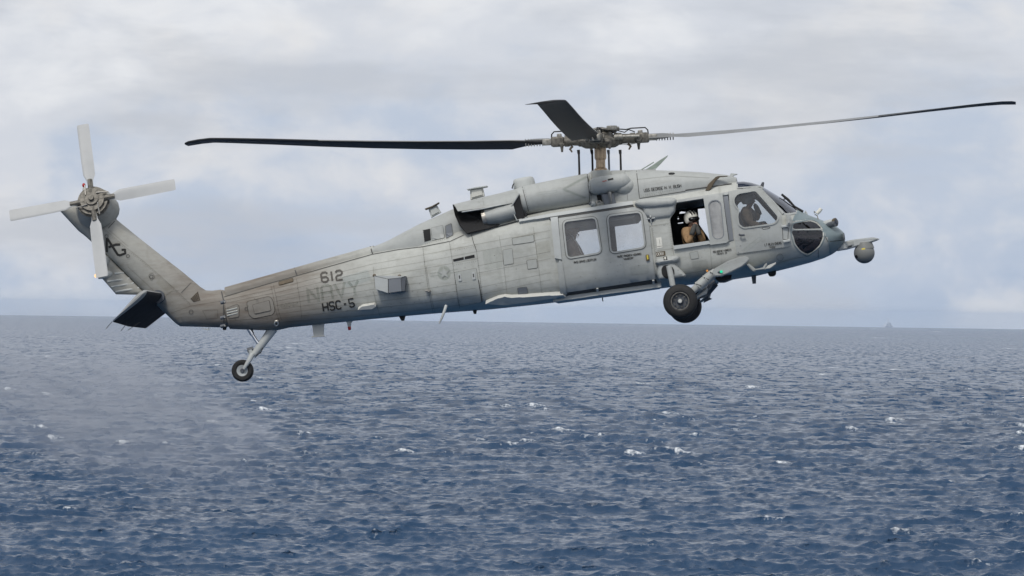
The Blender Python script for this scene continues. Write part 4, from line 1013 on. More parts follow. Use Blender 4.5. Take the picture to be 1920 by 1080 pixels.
# tail rotor gearbox fairing and rotor
TA = Vector((0.0, -math.cos(R(20)), math.sin(R(20))))
HT = P(172, 373, -0.62)
gb = lathe('tail_gearbox_fairing', HT + TA * -.62, TA, [(.1, .42), (.22, .40), (.32, .36), (.40, .335), (.44, .325)], M_paint, pylon, 32); register(gb)
trot = lathe('tail_rotor', HT + TA * -.20, TA, [(0, .31), (.05, .325), (.055, .27), (.10, .26), (.10, .30), (.13, .30), (.13, .22), (.16, .20), (.16, .24), (.19, .24), (.19, .13), (.23, .13), (.23, .06), (.29, .05), (.29, .0)], M_hubm, None, 36)
def tblade_mesh():
    rings = []
    for r, ch, tw in [(.28, .10, 8), (.42, .13, 8), (.55, .235, 8), (.8, .245, 6), (1.2, .245, 3), (1.60, .245, 0), (1.66, .24, 0), (1.675, .20, 0)]:
        pts = []
        for k in range(14):
            a = 6.28318 * k / 14; u = math.cos(a); v = math.sin(a); th = .028 * (1.0 if r < 1.6 else .7) * (1.4 if r < .5 else 1)
            x = u * ch / 2; z = v * th * (0.55 + .45 * u) * 0.5
            ct, s_ = math.cos(R(tw)), math.sin(R(tw)); pts.append(Vector((r, x * ct - z * s_, x * s_ + z * ct)))
        rings.append(pts)
    n = 14; vs = [p for r in rings for p in r]; fs = []
    for i in range(len(rings) - 1):
        for j in range(n): a = i * n + j; b = i * n + (j + 1) % n; fs.append((a, a + n, b + n, b))
    fs += [tuple(range(n)), tuple((len(rings) - 1) * n + j for j in range(n - 1, -1, -1))]
    me = mesh_from('tail_rotor_blade', vs, fs); bm = bmesh.new(); bm.from_mesh(me); bmesh.ops.recalc_face_normals(bm, faces=bm.faces); bm.to_mesh(me); bm.free(); return me
tbm = tblade_mesh(); tbm.materials.append(M_tblade); tbm.polygons.foreach_set('use_smooth', np.ones(len(tbm.polygons), dtype=bool)); tbm.set_sharp_from_angle(angle=R(50))
U = Vector((1, 0, 0)); Wv = TA.cross(U).normalized(); 
if Wv.z < 0: Wv = -Wv
for k in range(4):
    a = R(93.5 + 90 * k); dirn = U * math.cos(a) + Wv * math.sin(a); z = TA; y = z.cross(dirn)
    m = Matrix((dirn, y, z)).transposed().to_4x4(); m.translation = HT + TA * -.06
    o = bpy.data.objects.new('tail_rotor_blade', tbm); COL.objects.link(o); o.parent = trot; o.matrix_local = m
    bm = bmesh.new(); add_tube(bm, [HT + TA * -.06 + dirn * .16, HT + TA * -.06 + dirn * .45], [.06, .05], 8); bm_link('blade_grip', bm, M_hubm, trot)
    y2 = y * .11; bm = bmesh.new(); add_tube(bm, [HT + TA * .02 + y2 + dirn * .1, HT + TA * -.04 + y2 + dirn * .34], .014, 6); bm_link('pitch_link', bm, M_metal, trot)
tube('beacon_stem', [P(158, 366, -.3), P(157.5, 352, -.3)], [.035, .03], M_pale, pylon, 8); ellipsoid('beacon_lens', P(157.3, 347.5, -.3), (.035, .035, .045), M_red, pylon)
# AG monogram
st_ = Strips()
for pts in ([(200.5, 472.5), (200, 447.5), (202, 448), (221, 477.5), (225, 478.5), (235, 475), (234.5, 468), (228, 468.5)], [(203.5, 463.5), (217, 458.5), (225.5, 458.5)]): st_.line(pts, 4.3, .006, 3)
st_.build('tail_code', M_txt, pylon)

# ---- stabilator
def stab():
    pts = []
    prof = [(0, 0), (.012, .045), (.05, .075), (.14, .098), (.28, .10), (.5, .075), (.75, .04), (1.0, .006)]
    rings = []
    for yy, s_, sc in ((-2.14, 0, .82), (-2.10, 0, .93), (-2.02, 0, .985), (-1.9, 0, 1.0), (-.4, 0, 1.06), (0, 0, 1.08), (.4, 0, 1.06), (1.9, 0, 1.0), (2.02, 0, .985), (2.10, 0, .93), (2.14, 0, .82)):
        le = P(273, 545, -2.14); te = P(209, 603, -2.14); d = te - le; d.y = 0; L = d.length; d.normalize(); nrm = Vector((d.z, 0, -d.x))
        if nrm.z < 0: nrm = -nrm
        base = Vector((le.x, yy, le.z)) + d * (L * (1 - sc) * .5)
        tk = 1.0 if abs(yy) < 2.0 else (.8 if abs(yy) < 2.05 else (.55 if abs(yy) < 2.12 else .2))
        up = [base + d * (c * L * sc) + nrm * (t * tk * .9) for c, t in prof]; lo = [base + d * (c * L * sc) - nrm * (t * tk * .7) for c, t in prof[1:]]
        rings.append(up + lo[::-1])
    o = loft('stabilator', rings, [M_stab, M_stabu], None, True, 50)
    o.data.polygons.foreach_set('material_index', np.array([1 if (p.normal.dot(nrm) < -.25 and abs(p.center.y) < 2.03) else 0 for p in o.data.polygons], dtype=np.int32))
    c = P(296, 556, -.3); lathe('stabilator_hinge', Vector((c.x, -.32, c.z)), (0, 1, 0), [(0, .08), (0, .13), (.64, .13), (.64, .08)], M_dgrey, o, 20)
    for px, py, qx, qy in ((210, 603, 199, 616), (238, 606, 227, 620), (262, 604, 240, 619)):
        tube('static_wick', [P(px, py, -1.9), P(qx, qy, -1.9)], .006, M_black, o, 5)
    return o
M_stab = paint('stabilator_paint', (0.30, 0.305, 0.295), amp=0.2, streak=0.5, rough=0.35)
M_stabu = principled('shaded_sooty_underside', (0.020, 0.022, 0.027), 0.85, spec=0.12, noise=0.4, nscale=5)  # near-black: soot plus the shade under the stabilator, put into the colour
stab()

# ================================================================== main rotor
HUB = P(1125, 262, 0)
RM = HELI_I3 @ (Matrix.Rotation(R(-3.3), 3, 'Y') @ Matrix.Rotation(R(-0.3), 3, 'X'))      # rotor disc in the helicopter frame
RZ = (RM @ Vector((0, 0, 1))).normalized()
rotor = lathe('main_rotor', HUB, RZ, [(-.16, .10), (-.16, .30), (-.13, .36), (-.08, .40), (-.02, .42), (.02, .40), (.06, .30), (.10, .26), (.14, .24), (.14, .10)], M_hubm, None, 28)
mast = lathe('rotor_mast', P(1126.5, 319, 0), HUB - P(1126.5, 319, 0), [(-.05, .14), (.02, .13), (.05, .095), (.20, .093), (.205, .105), (.225, .105), (.23, .118), (.44, .118), (.44, .09), (.6, .09)], M_bronze, rotor, 28)
lathe('mast_fairing', P(1126.5, 334, 0), HUB - P(1126.5, 319, 0), [(-.1, .38), (.08, .28), (.13, .2), (.15, .12)], M_cowl, None, 24)
for px, y in ((1085, -.30), (1110, .25), (1163, -.22), (1141, .38)):
    r_ = tube('pitch_control_rod', [P(px + 1.5, 330, y), P(px + .4, 290, y), P(px, 287, y), P(px - .5, 281, y)], [.022, .020, .028, .03], M_black if px != 1141 else M_steel, rotor, 8)
bif = lathe('vibration_absorber', HUB + RZ * .13, RZ, [(0, .10), (0, .2), (.05, .22), (.07, .2), (.10, .14), (.12, .05)], M_hubm, rotor, 24)
def blade_mesh():
    rings = []; prof = [(.75, 0), (.5, .018), (.2, .042), (-.05, .052), (-.18, .046), (-.245, .022), (-.25, 0), (-.245, -.014), (-.18, -.026), (-.05, -.030), (.2, -.022), (.5, -.008)]
    for r, ch, tw, sw, dz in [(.98, .16, 13, 0, 0), (1.25, .20, 13, 0, .0), (1.45, .30, 12.8, 0, .01), (1.75, .53, 12.5, 0, .01), (2.5, .53, 11.5, 0, .03), (3.5, .53, 10, 0, .07), (4.5, .53, 8.3, 0, .12), (5.5, .53, 6.3, 0, .18), (6.5, .53, 4.2, 0, .25), (7.3, .53, 2.4, 0, .30), (7.6, .53, 1.6, 0, .315), (7.65, .53, 1.5, .0, .316), (7.9, .53, .8, .10, .312), (8.1, .52, .4, .18, .295), (8.18, .42, .2, .235, .28)]:
        pts = []; ct, st = math.cos(R(tw)), math.sin(R(tw)); th = 2.2 if r < 1.3 else 1.0
        for c, t in prof:
            u = -c * ch - sw; v = t * .62 * th * (ch / .53 if r > 1.5 else 1)
            pts.append(Vector((r, u * ct - v * st, u * st + v * ct + dz)))
        rings.append(pts)
    n = len(prof); vs = [p for r in rings for p in r]; fs = []
    for i in range(len(rings) - 1):
        for j in range(n): a = i * n + j; b = i * n + (j + 1) % n; fs.append((a, a + n, b + n, b))
    fs += [tuple(range(n)), tuple((len(rings) - 1) * n + j for j in range(n - 1, -1, -1))]
    me = mesh_from('rotor_blade', vs, fs); bm = bmesh.new(); bm.from_mesh(me); bmesh.ops.recalc_face_normals(bm, faces=bm.faces); bm.to_mesh(me); bm.free()
    me.polygons.foreach_set('use_smooth', np.ones(len(me.polygons), dtype=bool)); me.set_sharp_from_angle(angle=R(40)); return me
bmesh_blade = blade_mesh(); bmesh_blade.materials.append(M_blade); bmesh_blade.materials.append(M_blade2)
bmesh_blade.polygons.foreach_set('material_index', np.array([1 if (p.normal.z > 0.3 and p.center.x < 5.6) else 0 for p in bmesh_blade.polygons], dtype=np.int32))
def arm_meshes():
    out = []
    bm = bmesh.new(); add_tube(bm, [(.28, 0, 0), (.42, 0, 0), (.44, 0, 0), (.58, 0, 0), (.62, 0, 0), (.70, 0, 0)], [.13, .12, .10, .09, .11, .11], 14); out.append(('spindle', bm, M_hubm))
    bm = bmesh.new(); add_box(bm, (.84, 0, 0), (.26, .26, .20), None, .035); add_tube(bm, [(.78, -.16, 0), (.78, .16, 0)], .07, 12); out.append(('blade_cuff', bm, M_hubm))
    bm = bmesh.new(); add_box(bm, (1.04, 0, 0), (.20, .20, .12), None, .02); out.append(('blade_root_fitting', bm, M_hub2))
    bm = bmesh.new(); add_tube(bm, [(.30, -.22, .03), (.46, -.21, .03), (.47, -.21, .03), (.80, -.19, .03)], [.055, .055, .03, .03], 10); out.append(('lag_damper', bm, M_hub2))
    bm = bmesh.new(); add_box(bm, (.74, .20, -.07), (.10, .14, .06), None, .015); add_tube(bm, [(.74, .25, -.05), (.74, .25, -.22)], [.04, .02], 8); out.append(('pitch_horn', bm, M_hubm))
    bm = bmesh.new(); add_tube(bm, [(.20, .05, .12), (.34, .06, .20), (.52, .07, .18), (.62, .06, .20), (.80, .05, .20), (.90, .04, .20), (.95, .03, .15), (.96, .02, .06)], .014, 6); out.append(('hydraulic_hose', bm, M_black))
    bm = bmesh.new(); add_tube(bm, [(.22, -.06, .10), (.36, -.08, .16), (.50, -.06, .12), (.58, -.08, .17), (.70, -.05, .12)], .012, 6); out.append(('fold_cable', bm, M_black))
    bm = bmesh.new(); add_box(bm, (.80, .03, .12), (.09, .12, .07), None, .015); out.append(('fold_lock', bm, M_hub2))
    bm = bmesh.new(); add_tube(bm, [(.55, 0, -.10), (.60, .02, -.16), (.56, .03, -.22)], [.03, .025, .015], 6); out.append(('droop_stop', bm, M_brown))
    bm = bmesh.new(); add_box(bm, (.20, 0, .20), (.30, .16, .045), None, .01); add_box(bm, (.38, 0, .21), (.13, .18, .09), None, .015); out.append(('absorber_arm', bm, M_hub2))
    res = []
    for nm, bm, mt in out:
        bmesh.ops.recalc_face_normals(bm, faces=bm.faces); me = bpy.data.meshes.new(nm); bm.to_mesh(me); bm.free(); me.materials.append(mt)
        me.polygons.foreach_set('use_smooth', np.ones(len(me.polygons), dtype=bool)); me.set_sharp_from_angle(angle=R(40)); res.append((nm, me))
    return res
arms = arm_meshes()
bm = bmesh.new()
for k in range(7):
    add_tube(bm, [(1.12 + .055 * k, -.02, 0), (1.12 + .055 * k, -.02, -.075)], .012, 5); add_tube(bm, [(1.12 + .055 * k, .02, 0), (1.12 + .055 * k, .02, .07)], .012, 5)
bolts_me = bpy.data.meshes.new('root_bolts'); bm.to_mesh(bolts_me); bm.free(); bolts_me.materials.append(M_metal)
for k, (az, cyc, flap, sx) in enumerate([(-6.5, -4.0, -.05, 1), (83.5, 0.0, -.5, 1), (174.5, 4.5, -.4, 1.018), (263.5, 2.0, -.5, 1)]):
    m3 = RM @ Matrix.Rotation(R(az), 3, 'Z'); m = m3.to_4x4(); m.translation = HUB
    mb = m3 @ Matrix.Rotation(R(flap), 3, 'Y') @ Matrix.Rotation(R(cyc), 3, 'X') @ Matrix.Diagonal((sx, 1, 1)); mb4 = mb.to_4x4(); mb4.translation = HUB
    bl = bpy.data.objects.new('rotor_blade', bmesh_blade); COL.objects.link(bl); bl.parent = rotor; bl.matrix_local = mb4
    bo = bpy.data.objects.new('root_bolts', bolts_me); COL.objects.link(bo); bo.parent = bl; tag(bo, kind='stuff')
    for nm, me in arms:
        o = bpy.data.objects.new(nm, me); COL.objects.link(o); o.parent = rotor
        mm = m @ Matrix.Rotation(R(45), 4, 'Z') if nm == 'absorber_arm' else m
        o.matrix_local = mm
tube('hub_ring_line', [HUB + RM @ Vector((.33 * math.cos(a), .33 * math.sin(a), .16 + .03 * math.sin(3 * a))) for a in np.linspace(0, 6.283, 25)], .014, M_black, rotor, 6)

# ================================================================== things on top
tube('antenna_post', [P(884, 372, -.05), P(895, 369, -.05)], .01, M_light)
def flanged(name, poly, cap, y, w, mat, capmat, parent=None):
    o = prism(name, poly, y - w, y + w, mat, parent, 0.03); c = prism('flange', cap, y - w * 1.6, y + w * 1.6, capmat, o, 0.005); return o
flanged('deck_antenna', [(881.5, 374), (908, 367), (904.5, 351), (881, 354)], [(875, 354.5), (893, 350.5), (913, 348), (912, 350), (893, 353), (876, 356)], -.2, .09, M_pale, M_light)
flanged('deck_antenna', [(808, 408), (826.5, 398), (819, 385), (803, 391.5)], [(796.5, 391), (810, 386), (822.5, 379), (822, 381), (811, 388), (797, 393)], 0, .07, M_light, M_brown)
prism('cable_loop', [(959, 353), (961, 346), (964, 343), (964.5, 345), (962, 348), (961, 354)], -.3, -.26, M_black, None, 0)
o = lathe('satellite_antenna', P(984, 352, -.1), P(980, 330, -.1) - P(984, 352, -.1), [(0, .225), (.12, .215), (.175, .20), (.195, .175), (.20, .05)], M_light, None, 30)
M_seaf = principled('pale_green_metal', (0.27, 0.32, 0.28), 0.5, noise=0.2, nscale=10)
wc = prism('wire_cutter', [(1210, 318), (1223, 310), (1236, 301), (1252, 291), (1251, 294), (1238, 308), (1230, 316), (1222, 317)], -.02, .02, M_seaf, None, 0)
tube('wire_cutter_stay', [P(1201, 319, 0), P(1212, 312.5, 0), P(1226, 304, 0)], .012, M_seaf, wc, 6)
prism('wire_cutter_foot', [(1194, 320), (1196, 318), (1229, 317), (1231, 320.5)], -.05, .05, M_cowl, wc, 0)
bm = bmesh.new()
bs = prism('bent_strut', [(1322.5, 357), (1327.5, 346), (1342, 331.5), (1347, 330), (1364, 329.5), (1364, 331), (1350, 332), (1341, 340), (1331.5, 356), (1329, 357.5)], -1.05, -.99, M_brown, None, 0.008)
bm.free()
prism('pitot_head', [(1368, 331), (1369, 326), (1371, 324.5), (1383, 326), (1382, 327.5), (1376, 329), (1375, 332)], -.5, -.44, M_light, None, 0.01)
prism('roof_fin', [(1425, 349), (1428.5, 342), (1431, 341), (1433, 342.5), (1432, 350)], -.06, .0, M_dgrey, None, 0.006)
o = plate('roof_recess', rounded([(1253, 325), (1257, 323.8), (1264, 324), (1266, 326), (1262, 327.8), (1254, 327.8)], 1.5), [], 0.003, 0.006, M_sootshade, front_cowling, grid=9, step=2)
prism('deck_vent', [(1172, 321), (1186, 320), (1184, 323.5), (1179, 325), (1174, 323.5)], -.62, -.5, M_sootshade, None, 0)
# ---- nose
br = prism('sensor_bracket', [(1570, 470), (1576, 459), (1586, 452), (1597, 449.5), (1633, 445), (1638, 444.8), (1649, 447.5), (1646, 449.5), (1637, 453), (1610, 461), (1588, 467)], -.13, .13, M_light, None, 0.02)
prism('bracket_arm', [(1588, 454), (1600, 452), (1601, 459), (1589, 462)], -.15, -.12, M_door, br, 0.01)
prism('bracket_slot', [(1589, 463), (1597, 460.5), (1597, 462), (1589, 464.5)], -.14, -.10, M_sootshade, br, 0)
M_ball = paint('turret_grey', (0.21, 0.215, 0.205), amp=0.05, streak=0.1, rough=0.5)
ball = ellipsoid('sensor_turret', P(1620.5, 474.5, 0), (.205, .205, .205), M_ball, None, None, 32, 20); TB = register(ball)
lathe('turret_collar', P(1621, 464, 0), (P(1620, 455, 0) - P(1621, 464, 0)), [(-.03, .19), (.03, .175), (.10, .15)], M_ball, ball, 28)
plate('turret_label', [(1615.5, 466), (1622, 464.8), (1622.3, 467.5), (1616, 468.6)], [], 0.002, 0.004, M_yellow, ball, grid=9, step=2, surfs=[TB])
plate('turret_lens', rounded([(1603, 479), (1607, 478), (1609, 483), (1605, 485)], 1), [], 0.002, 0.005, M_sootshade, ball, grid=9, step=2, surfs=[TB])
g_ = Strips(); g_.line([(1602, 484), (1612, 490), (1626, 491), (1637, 485)], .8, .003, 3, surfs=[TB]); g_.build('turret_seam', M_seam, ball)
d = P(1568, 416.5, -.42) - P(1549, 420.5, -.30)
ns = lathe('nose_sensor', P(1549, 420.5, -.30), d, [(-.1, .05), (.0, .075), (.10, .078), (.16, .07), (.17, .06)], M_light, None, 18)
lathe('sensor_ring', P(1565, 417, -.40), d, [(-.02, .078), (.0, .085), (.03, .085), (.035, .07)], M_brown, ns, 18); lathe('sensor_lens', P(1566.5, 416.7, -.41), d, [(0, .062), (.035, .055), (.045, .02)], M_roofg, ns, 16)
ns2 = lathe('side_sensor', P(1557, 421, -.40), Vector((.75, -.65, 0)), [(-.1, .05), (0, .058), (.10, .058), (.12, .05)], M_dgrey, ns, 14)
pt = tube('temperature_probe', [P(1527.5, 402, -.25), P(1532, 404, -.25), P(1535, 413, -.25)], .012, M_metal, None, 6)
tube('probe_body', [P(1531.5, 400.5, -.27), P(1536, 396, -.27), P(1540, 391, -.27)], [.036, .04, .036], M_white, pt, 10); tube('probe_bracket', [P(1533, 401, -.25), P(1526, 396, -.25), P(1527, 400, -.25)], .011, M_metal, pt, 6)
tube('nose_latch', [P(1508, 402, -.2), P(1510.5, 396, -.2), P(1513, 402, -.2)], [.018, .02, .02], M_light)
plate('nose_latch_plate', rounded([(1581, 437), (1583, 437), (1584.5, 446), (1583, 451), (1581, 449)], .8), [], 0.002, 0.012, M_steel, None, grid=9, step=2, surfs=[FUS])
# ---- under the belly
def blade_antenna(name, poly, y, w, mat, bev=0.01): return prism(name, poly, y - w, y + w, mat, None, bev)
blade_antenna('blade_antenna', [(1407, 507), (1418, 505.5), (1417.5, 531.5), (1411, 532)], -.15, .03, M_dgrey)
blade_antenna('belly_camera', rounded([(1439, 509), (1455, 506), (1455, 514), (1451, 517.5), (1443, 518), (1440, 514)], 2), -.1, .1, M_black, 0.02)
blade_antenna('belly_antenna', [(584.5, 606), (607.5, 603), (606, 628), (609, 629.5), (609, 631), (584, 632.5), (584, 631), (588, 629.5)], 0, .045, M_pale, 0.005)
st = blade_antenna('anticollision_light', [(648, 602), (661, 600.5), (657.5, 606), (657, 612), (652, 612.5), (651, 607)], 0, .05, M_pale); lathe('red_lens', P(654.8, 612, 0), (0, 0, -1), [(-.01, .03), (0, .035), (.06, .032), (.075, .02)], M_red, st, 12)
for poly in ([(747, 592), (760, 591), (757.5, 601), (752.5, 601.5)], [(886, 581), (894, 580), (892.5, 588.5), (888, 588.5)]): blade_antenna('belly_fitting', poly, -.1, .04, M_black)
tube('drain_mast', [P(836.5, 573, -.9), P(833, 584, -.98), P(828, 597, -.98), P(823.5, 606.5, -.96)], [.03, .028, .024, .014], M_light, None, 8)
tube('whip_antenna', [P(1128, 550, -.2), P(1130.5, 565, -.2)], .012, M_black, None, 6)
prism('strut_foot', [(1400, 496), (1404, 494), (1418, 505), (1414, 509.5), (1410, 508)], -1.2, -.9, M_door, None, 0.015)
prism('forward_step', [(1415, 504.5), (1430, 501.5), (1434, 495), (1438, 493), (1438, 495.5), (1434, 505), (1416, 507)], -1.22, -1.0, M_door, None, 0.01)
prism('forward_step', [(1434, 504.5), (1440, 497.5), (1455, 491.5), (1454.5, 495), (1444, 503)], -1.22, -1.0, M_pale, None, 0.006)
blade_antenna('belly_bulge', [(1338, 520), (1372, 515), (1370, 522), (1358, 527), (1347, 527)], -.6, .2, M_black, .02)
# ---- along the tail boom
cb = prism('countermeasure_box', [(701.5, 518), (727.5, 523.5), (727.5, 549.5), (704, 542.5)], -1.0, -.5, M_light, None, 0.006)
prism('dispenser_face', [(728.5, 523.5), (751.5, 521), (753, 546), (728.5, 549.5)], -1.0, -.5, M_steel, cb, 0.006)
prism('dispenser_edge', [(752, 521), (761, 518), (759, 546), (753.5, 546)], -.99, -.5, M_dgrey, cb, 0.004)
prism('box_lid', [(701, 517), (760, 517.5), (751, 520.5), (727.5, 522.8)], -1.0, -.5, M_light, cb, 0)
plate('boarding_step', [(672, 576), (680, 570.5), (703, 567), (706, 570), (698, 574)], [], -.02, .11, M_pale, None, grid=9, surfs=[FUS])
rb = tube('mooring_ring', [hit(518.5 + 3.4 * math.sin(a), 607 - 3.8 * math.cos(a), [FUS])[0] + Vector((0, -.04, 0)) for a in np.linspace(0, 6.283, 15)], .013, M_light, None, 6)
ellipsoid('mooring_lug', hit(518.5, 602.5, [FUS])[0] + Vector((0, -.02, 0)), (.05, .03, .03), M_metal, rb)
for px, py in ((418.5, 567.5), (418.5, 596), (418.5, 612)):
    p0 = hit(px, py, [FUS])[0]; h = lathe('fold_hinge', p0 + Vector((-.05, -.02, 0)), (1, 0, .15), [(0, .02), (0, .035), (.10, .035), (.10, .02)], M_dgrey, None, 10)
    ellipsoid('hinge_pin', p0 + Vector((.04, -.055, 0)), (.018, .018, .018), M_hub2, h)
tube('tail_skid', [P(421, 613, 0), P(421, 619, 0)], [.05, .03], M_black, None, 8)
prism('tail_lamp', [(374, 615), (390, 617), (391.5, 613.5), (392.5, 618), (390, 619.5)], -.05, 0, M_light, None, 0)
for px, py in ((803, 546.5),):
    p0 = hit(px, py, [FUS])[0]; b_ = tube('mooring_lug', [p0 + Vector((-.05, -.05, .02)), p0 + Vector((0, -.04, 0)), p0 + Vector((.03, 0, 0))], [.02, .03, .03], M_metal, None, 8)
for px, py in ((702, 516.5), (749, 517.5)): ellipsoid('guy_fitting', hit(px, py, [FUS])[0], (.035, .03, .03), M_brown, None)
p0 = hit(1220, 410)[0]; gc = lathe('ground_connector', p0 + Vector((0, .01, 0)), (0, -1, 0), [(0, .075), (.02, .075), (.03, .06), (.03, .03), (.05, .03)], M_dgrey, None, 16)
for a in (0, 1.57, 3.14, 4.71): tube('connector_lever', [p0 + Vector((.02 * math.cos(a), -.05, .02 * math.sin(a))), p0 + Vector((.085 * math.cos(a), -.03, .085 * math.sin(a)))], .013, M_light, gc, 6)

# ================================================================== panel seams, hatches and lettering
hard = Strips(); soft = Strips(); riv = Strips()
def lines(st, w, L, off=.007, surfs=None):
    for pts in L: st.line(pts, w, off, 6, surfs)
def rivets(pts, gap=4.2, r=.5, side=0.0):
    q = resample(pts, gap, False)
    for x, y in q: riv.dot(x + side, y, r, .008, 5)
lines(hard, 1.1, [[(420, 557), (508, 531), (557, 517.2), (698, 477.2), (747, 468.5), (793, 463), (845, 452.5), (870, 441)],
    [(1193.4, 320.5), (1199, 371)], [(979.5, 351), (986, 376), (992.5, 402)], [(1101, 327), (1104, 355), (1106, 383)], [(884, 440), (888, 455), (893.5, 470)], [(1199, 372), (1285, 358.5)],
    [(892, 521), (897.5, 525.5), (901, 545), (904, 566)], [(218, 411.5), (203, 428)], [(361.7, 526.7), (340, 549)], [(1552, 453), (1583, 450)], [(1545.5, 441), (1552, 453), (1583, 450)], [(1534, 468), (1534, 483)]])
lines(hard, 2.0, [[(413.6, 541.5), (416.5, 552), (419, 563)], [(552, 502.5), (557, 517)], [(694.5, 462.5), (699, 477)], [(1285, 356.8), (1330, 350.5), (1372, 345)]])
lines(hard, 1.6, [[(419, 563), (419.5, 590), (420, 613)]])
for i in range(9):
    a = (517, 541 + 8.0 * i); b = (700, 495 + 11.8 * i); c = (795, 478 + 12.8 * i); d = (895, 458 + 13.6 * i); e_ = (1032, 432 + 13.2 * i)
    seg = [a, b, c] + ([d, e_] if i < 8 else [d])
    lines(soft, 0.9, [[a, b, c]] + ([[d, e_]] if i in (0, 1, 3, 4, 6, 7) else []))
    if i in (0, 1, 2, 5, 6, 7, 8): lines(soft, 0.9, [[c, d]])
    lines(soft, 1.1, [[(424, 563 + 5.5 * i), (512, 542 + 7.6 * i)]] if i in (0, 1, 7) else [])
lines(soft, 1.0, [[(793, 463), (797, 500), (803, 540), (812, 586)], [(799, 500), (806, 543), (815, 585)], [(843, 455), (850, 500), (858, 560), (862, 578)], [(893.5, 470), (899, 510), (905, 566)], [(936, 442), (945, 500), (951, 553)],
    [(1000, 426), (1010, 500), (1016, 552)], [(508, 536), (514, 562), (517, 582), (524, 603)], [(513, 535), (519, 562), (522, 582), (528, 600)], [(556, 523), (562, 560), (566, 596)], [(700, 500), (703, 540)], [(700, 546), (712, 592)],
    [(1222, 426), (1226, 460), (1231, 500)], [(1218, 424), (1254, 419)], [(1258, 416), (1262, 470), (1264, 480)], [(1331, 461), (1337, 525)], [(1272, 515), (1330, 506), (1337, 504)], [(1233, 470), (1262, 466)],
    [(130, 413), (165, 446), (197, 476), (232, 511), (267, 545), (300, 580)], [(188, 423), (230, 459), (267, 488), (310, 526), (357, 570)], [(240, 500), (262, 520), (300, 556)], [(321, 587), (357, 574), (413, 565)],
    [(205, 432), (240, 462)], [(300, 563), (322, 546), (335, 545)], [(380, 582), (408, 581), (408, 597), (388, 598), (380, 582)], [(1194, 337), (1260, 330), (1330, 334)], [(1105, 330), (1108, 356)],
    [(905, 372), (909, 392)], [(893, 373), (902, 385)], [(1441, 497), (1490, 484), (1515, 480)], [(1066, 553), (1150, 542), (1228, 531)]])
for pts in ([(793, 463), (797, 500), (803, 540), (812, 586)], [(843, 455), (850, 500), (858, 560)], [(893.5, 472), (899, 510), (905, 560)], [(513, 537), (519, 562), (522, 582), (527, 598)], [(1224, 428), (1228, 460), (1233, 500)], [(1256, 418), (1260, 470)], [(1220, 425), (1252, 421)],
            [(188, 426), (230, 462), (267, 491), (310, 529), (355, 571)], [(200, 476), (235, 511), (300, 577)], [(1202, 366), (1275, 354)], [(1202, 369), (1240, 363)], [(983, 353), (995, 401)], [(793, 432), (797, 458)], [(798, 458), (830, 450), (846, 446)], [(854, 470), (892, 462)], [(852, 497), (892, 490)],
            [(425, 566), (505, 545)], [(424, 600), (430, 612), (500, 606)], [(1385, 478), (1470, 466)], [(1490, 415), (1520, 409), (1548, 432)]): rivets(pts)
for _ in range(170):                                              # scattered fasteners and chips
    x = random.uniform(430, 1480); t = (x - 430) / 1050; y = random.uniform(560 - 150 * min(1, t * 1.25), 606 - 95 * t)
    riv.dot(x, y, random.uniform(.35, .7), .008, 5)
tag(hard.build('panel_seams', M_seam, fuselage), kind='stuff'); tag(soft.build('stringer_seams', M_seam2, fuselage), kind='stuff'); tag(riv.build('rivets', M_seam, fuselage), kind='stuff')

M_hatch = paint('hatch_paint', (0.42, 0.435, 0.41), amp=0.06, streak=0.3)
M_hatch2 = paint('brown_hatch_paint', (0.23, 0.215, 0.19), amp=0.08, streak=0.3)
def hatch(poly, mat=None, proud=.009, edge=.9, name='access_panel', r=1.5, parent=None):
    pl = rounded(poly, r, 3); o = plate(name, pl, [], 0.0, proud, mat or M_hatch, parent or fuselage, grid=10, step=4)
    s_ = Strips(); s_.line(grow(pl, edge * .5), edge, .0085, 3, closed=True); s_.build('panel_gap', M_gap, o); return o
hatch([(960.5, 447.5), (1000, 440.5), (1001.5, 453), (962, 459)]); hatch([(988, 488.5), (1006, 486), (1007.5, 502), (990, 504.5)]); hatch([(943, 469), (960, 466), (963, 494), (945, 497)], edge=.6)
hatch([(970.5, 540), (987.5, 538), (990, 549), (972.5, 552)], M_steel); hatch([(463, 566), (505, 556), (511, 562), (515.5, 583), (511, 590), (475, 597), (467, 590)], M_hatch2, .007, 1.0, r=4)
hatch([(474, 572), (505, 563.5), (508, 582), (478, 588)], M_hatch2, .020, .8); lv = hatch([(421, 580), (445, 570.5), (449, 577), (447.5, 594), (424, 597.5)], M_hatch2, .008, .8)
for a, b in (((425, 582.5), (445, 577.5)), ((425.5, 587.3), (446, 582.3)), ((426, 592), (446, 587))):
    tube('louvre', [hit(*a)[0], hit((a[0] + b[0]) / 2, (a[1] + b[1]) / 2)[0], hit(*b)[0]], .016, M_hatch, lv, 6)
hatch([(1293, 474), (1308, 471.3), (1310, 484), (1296, 486)], edge=.6); hatch([(523, 529.5), (549, 522.3), (549.7, 528), (524, 535)], M_brown, .01, 1.0, 'vent_grille')
hatch([(808.5, 428), (830, 423), (833.5, 446.5), (811, 451.5)], M_cowl, .012, .7); hatch([(835.5, 424), (846, 419.5), (849.5, 441), (837, 447)], M_steel, .004, 1.0)
hatch([(852, 511), (893, 503), (903, 566), (862, 574)], None, .008, .6); hatch([(1455.8, 482), (1458, 477.5), (1462, 475.7), (1466.5, 477.5), (1468.5, 482), (1466.5, 486.5), (1462, 488.5), (1458, 486.5)], M_door, .004, .6, r=2)
plate('intake_opening', [(793.5, 431.5), (806.5, 429), (808, 450.5), (796, 453.5)], [], 0.001, .005, M_sootshade, rear_fairing, grid=9, step=4)
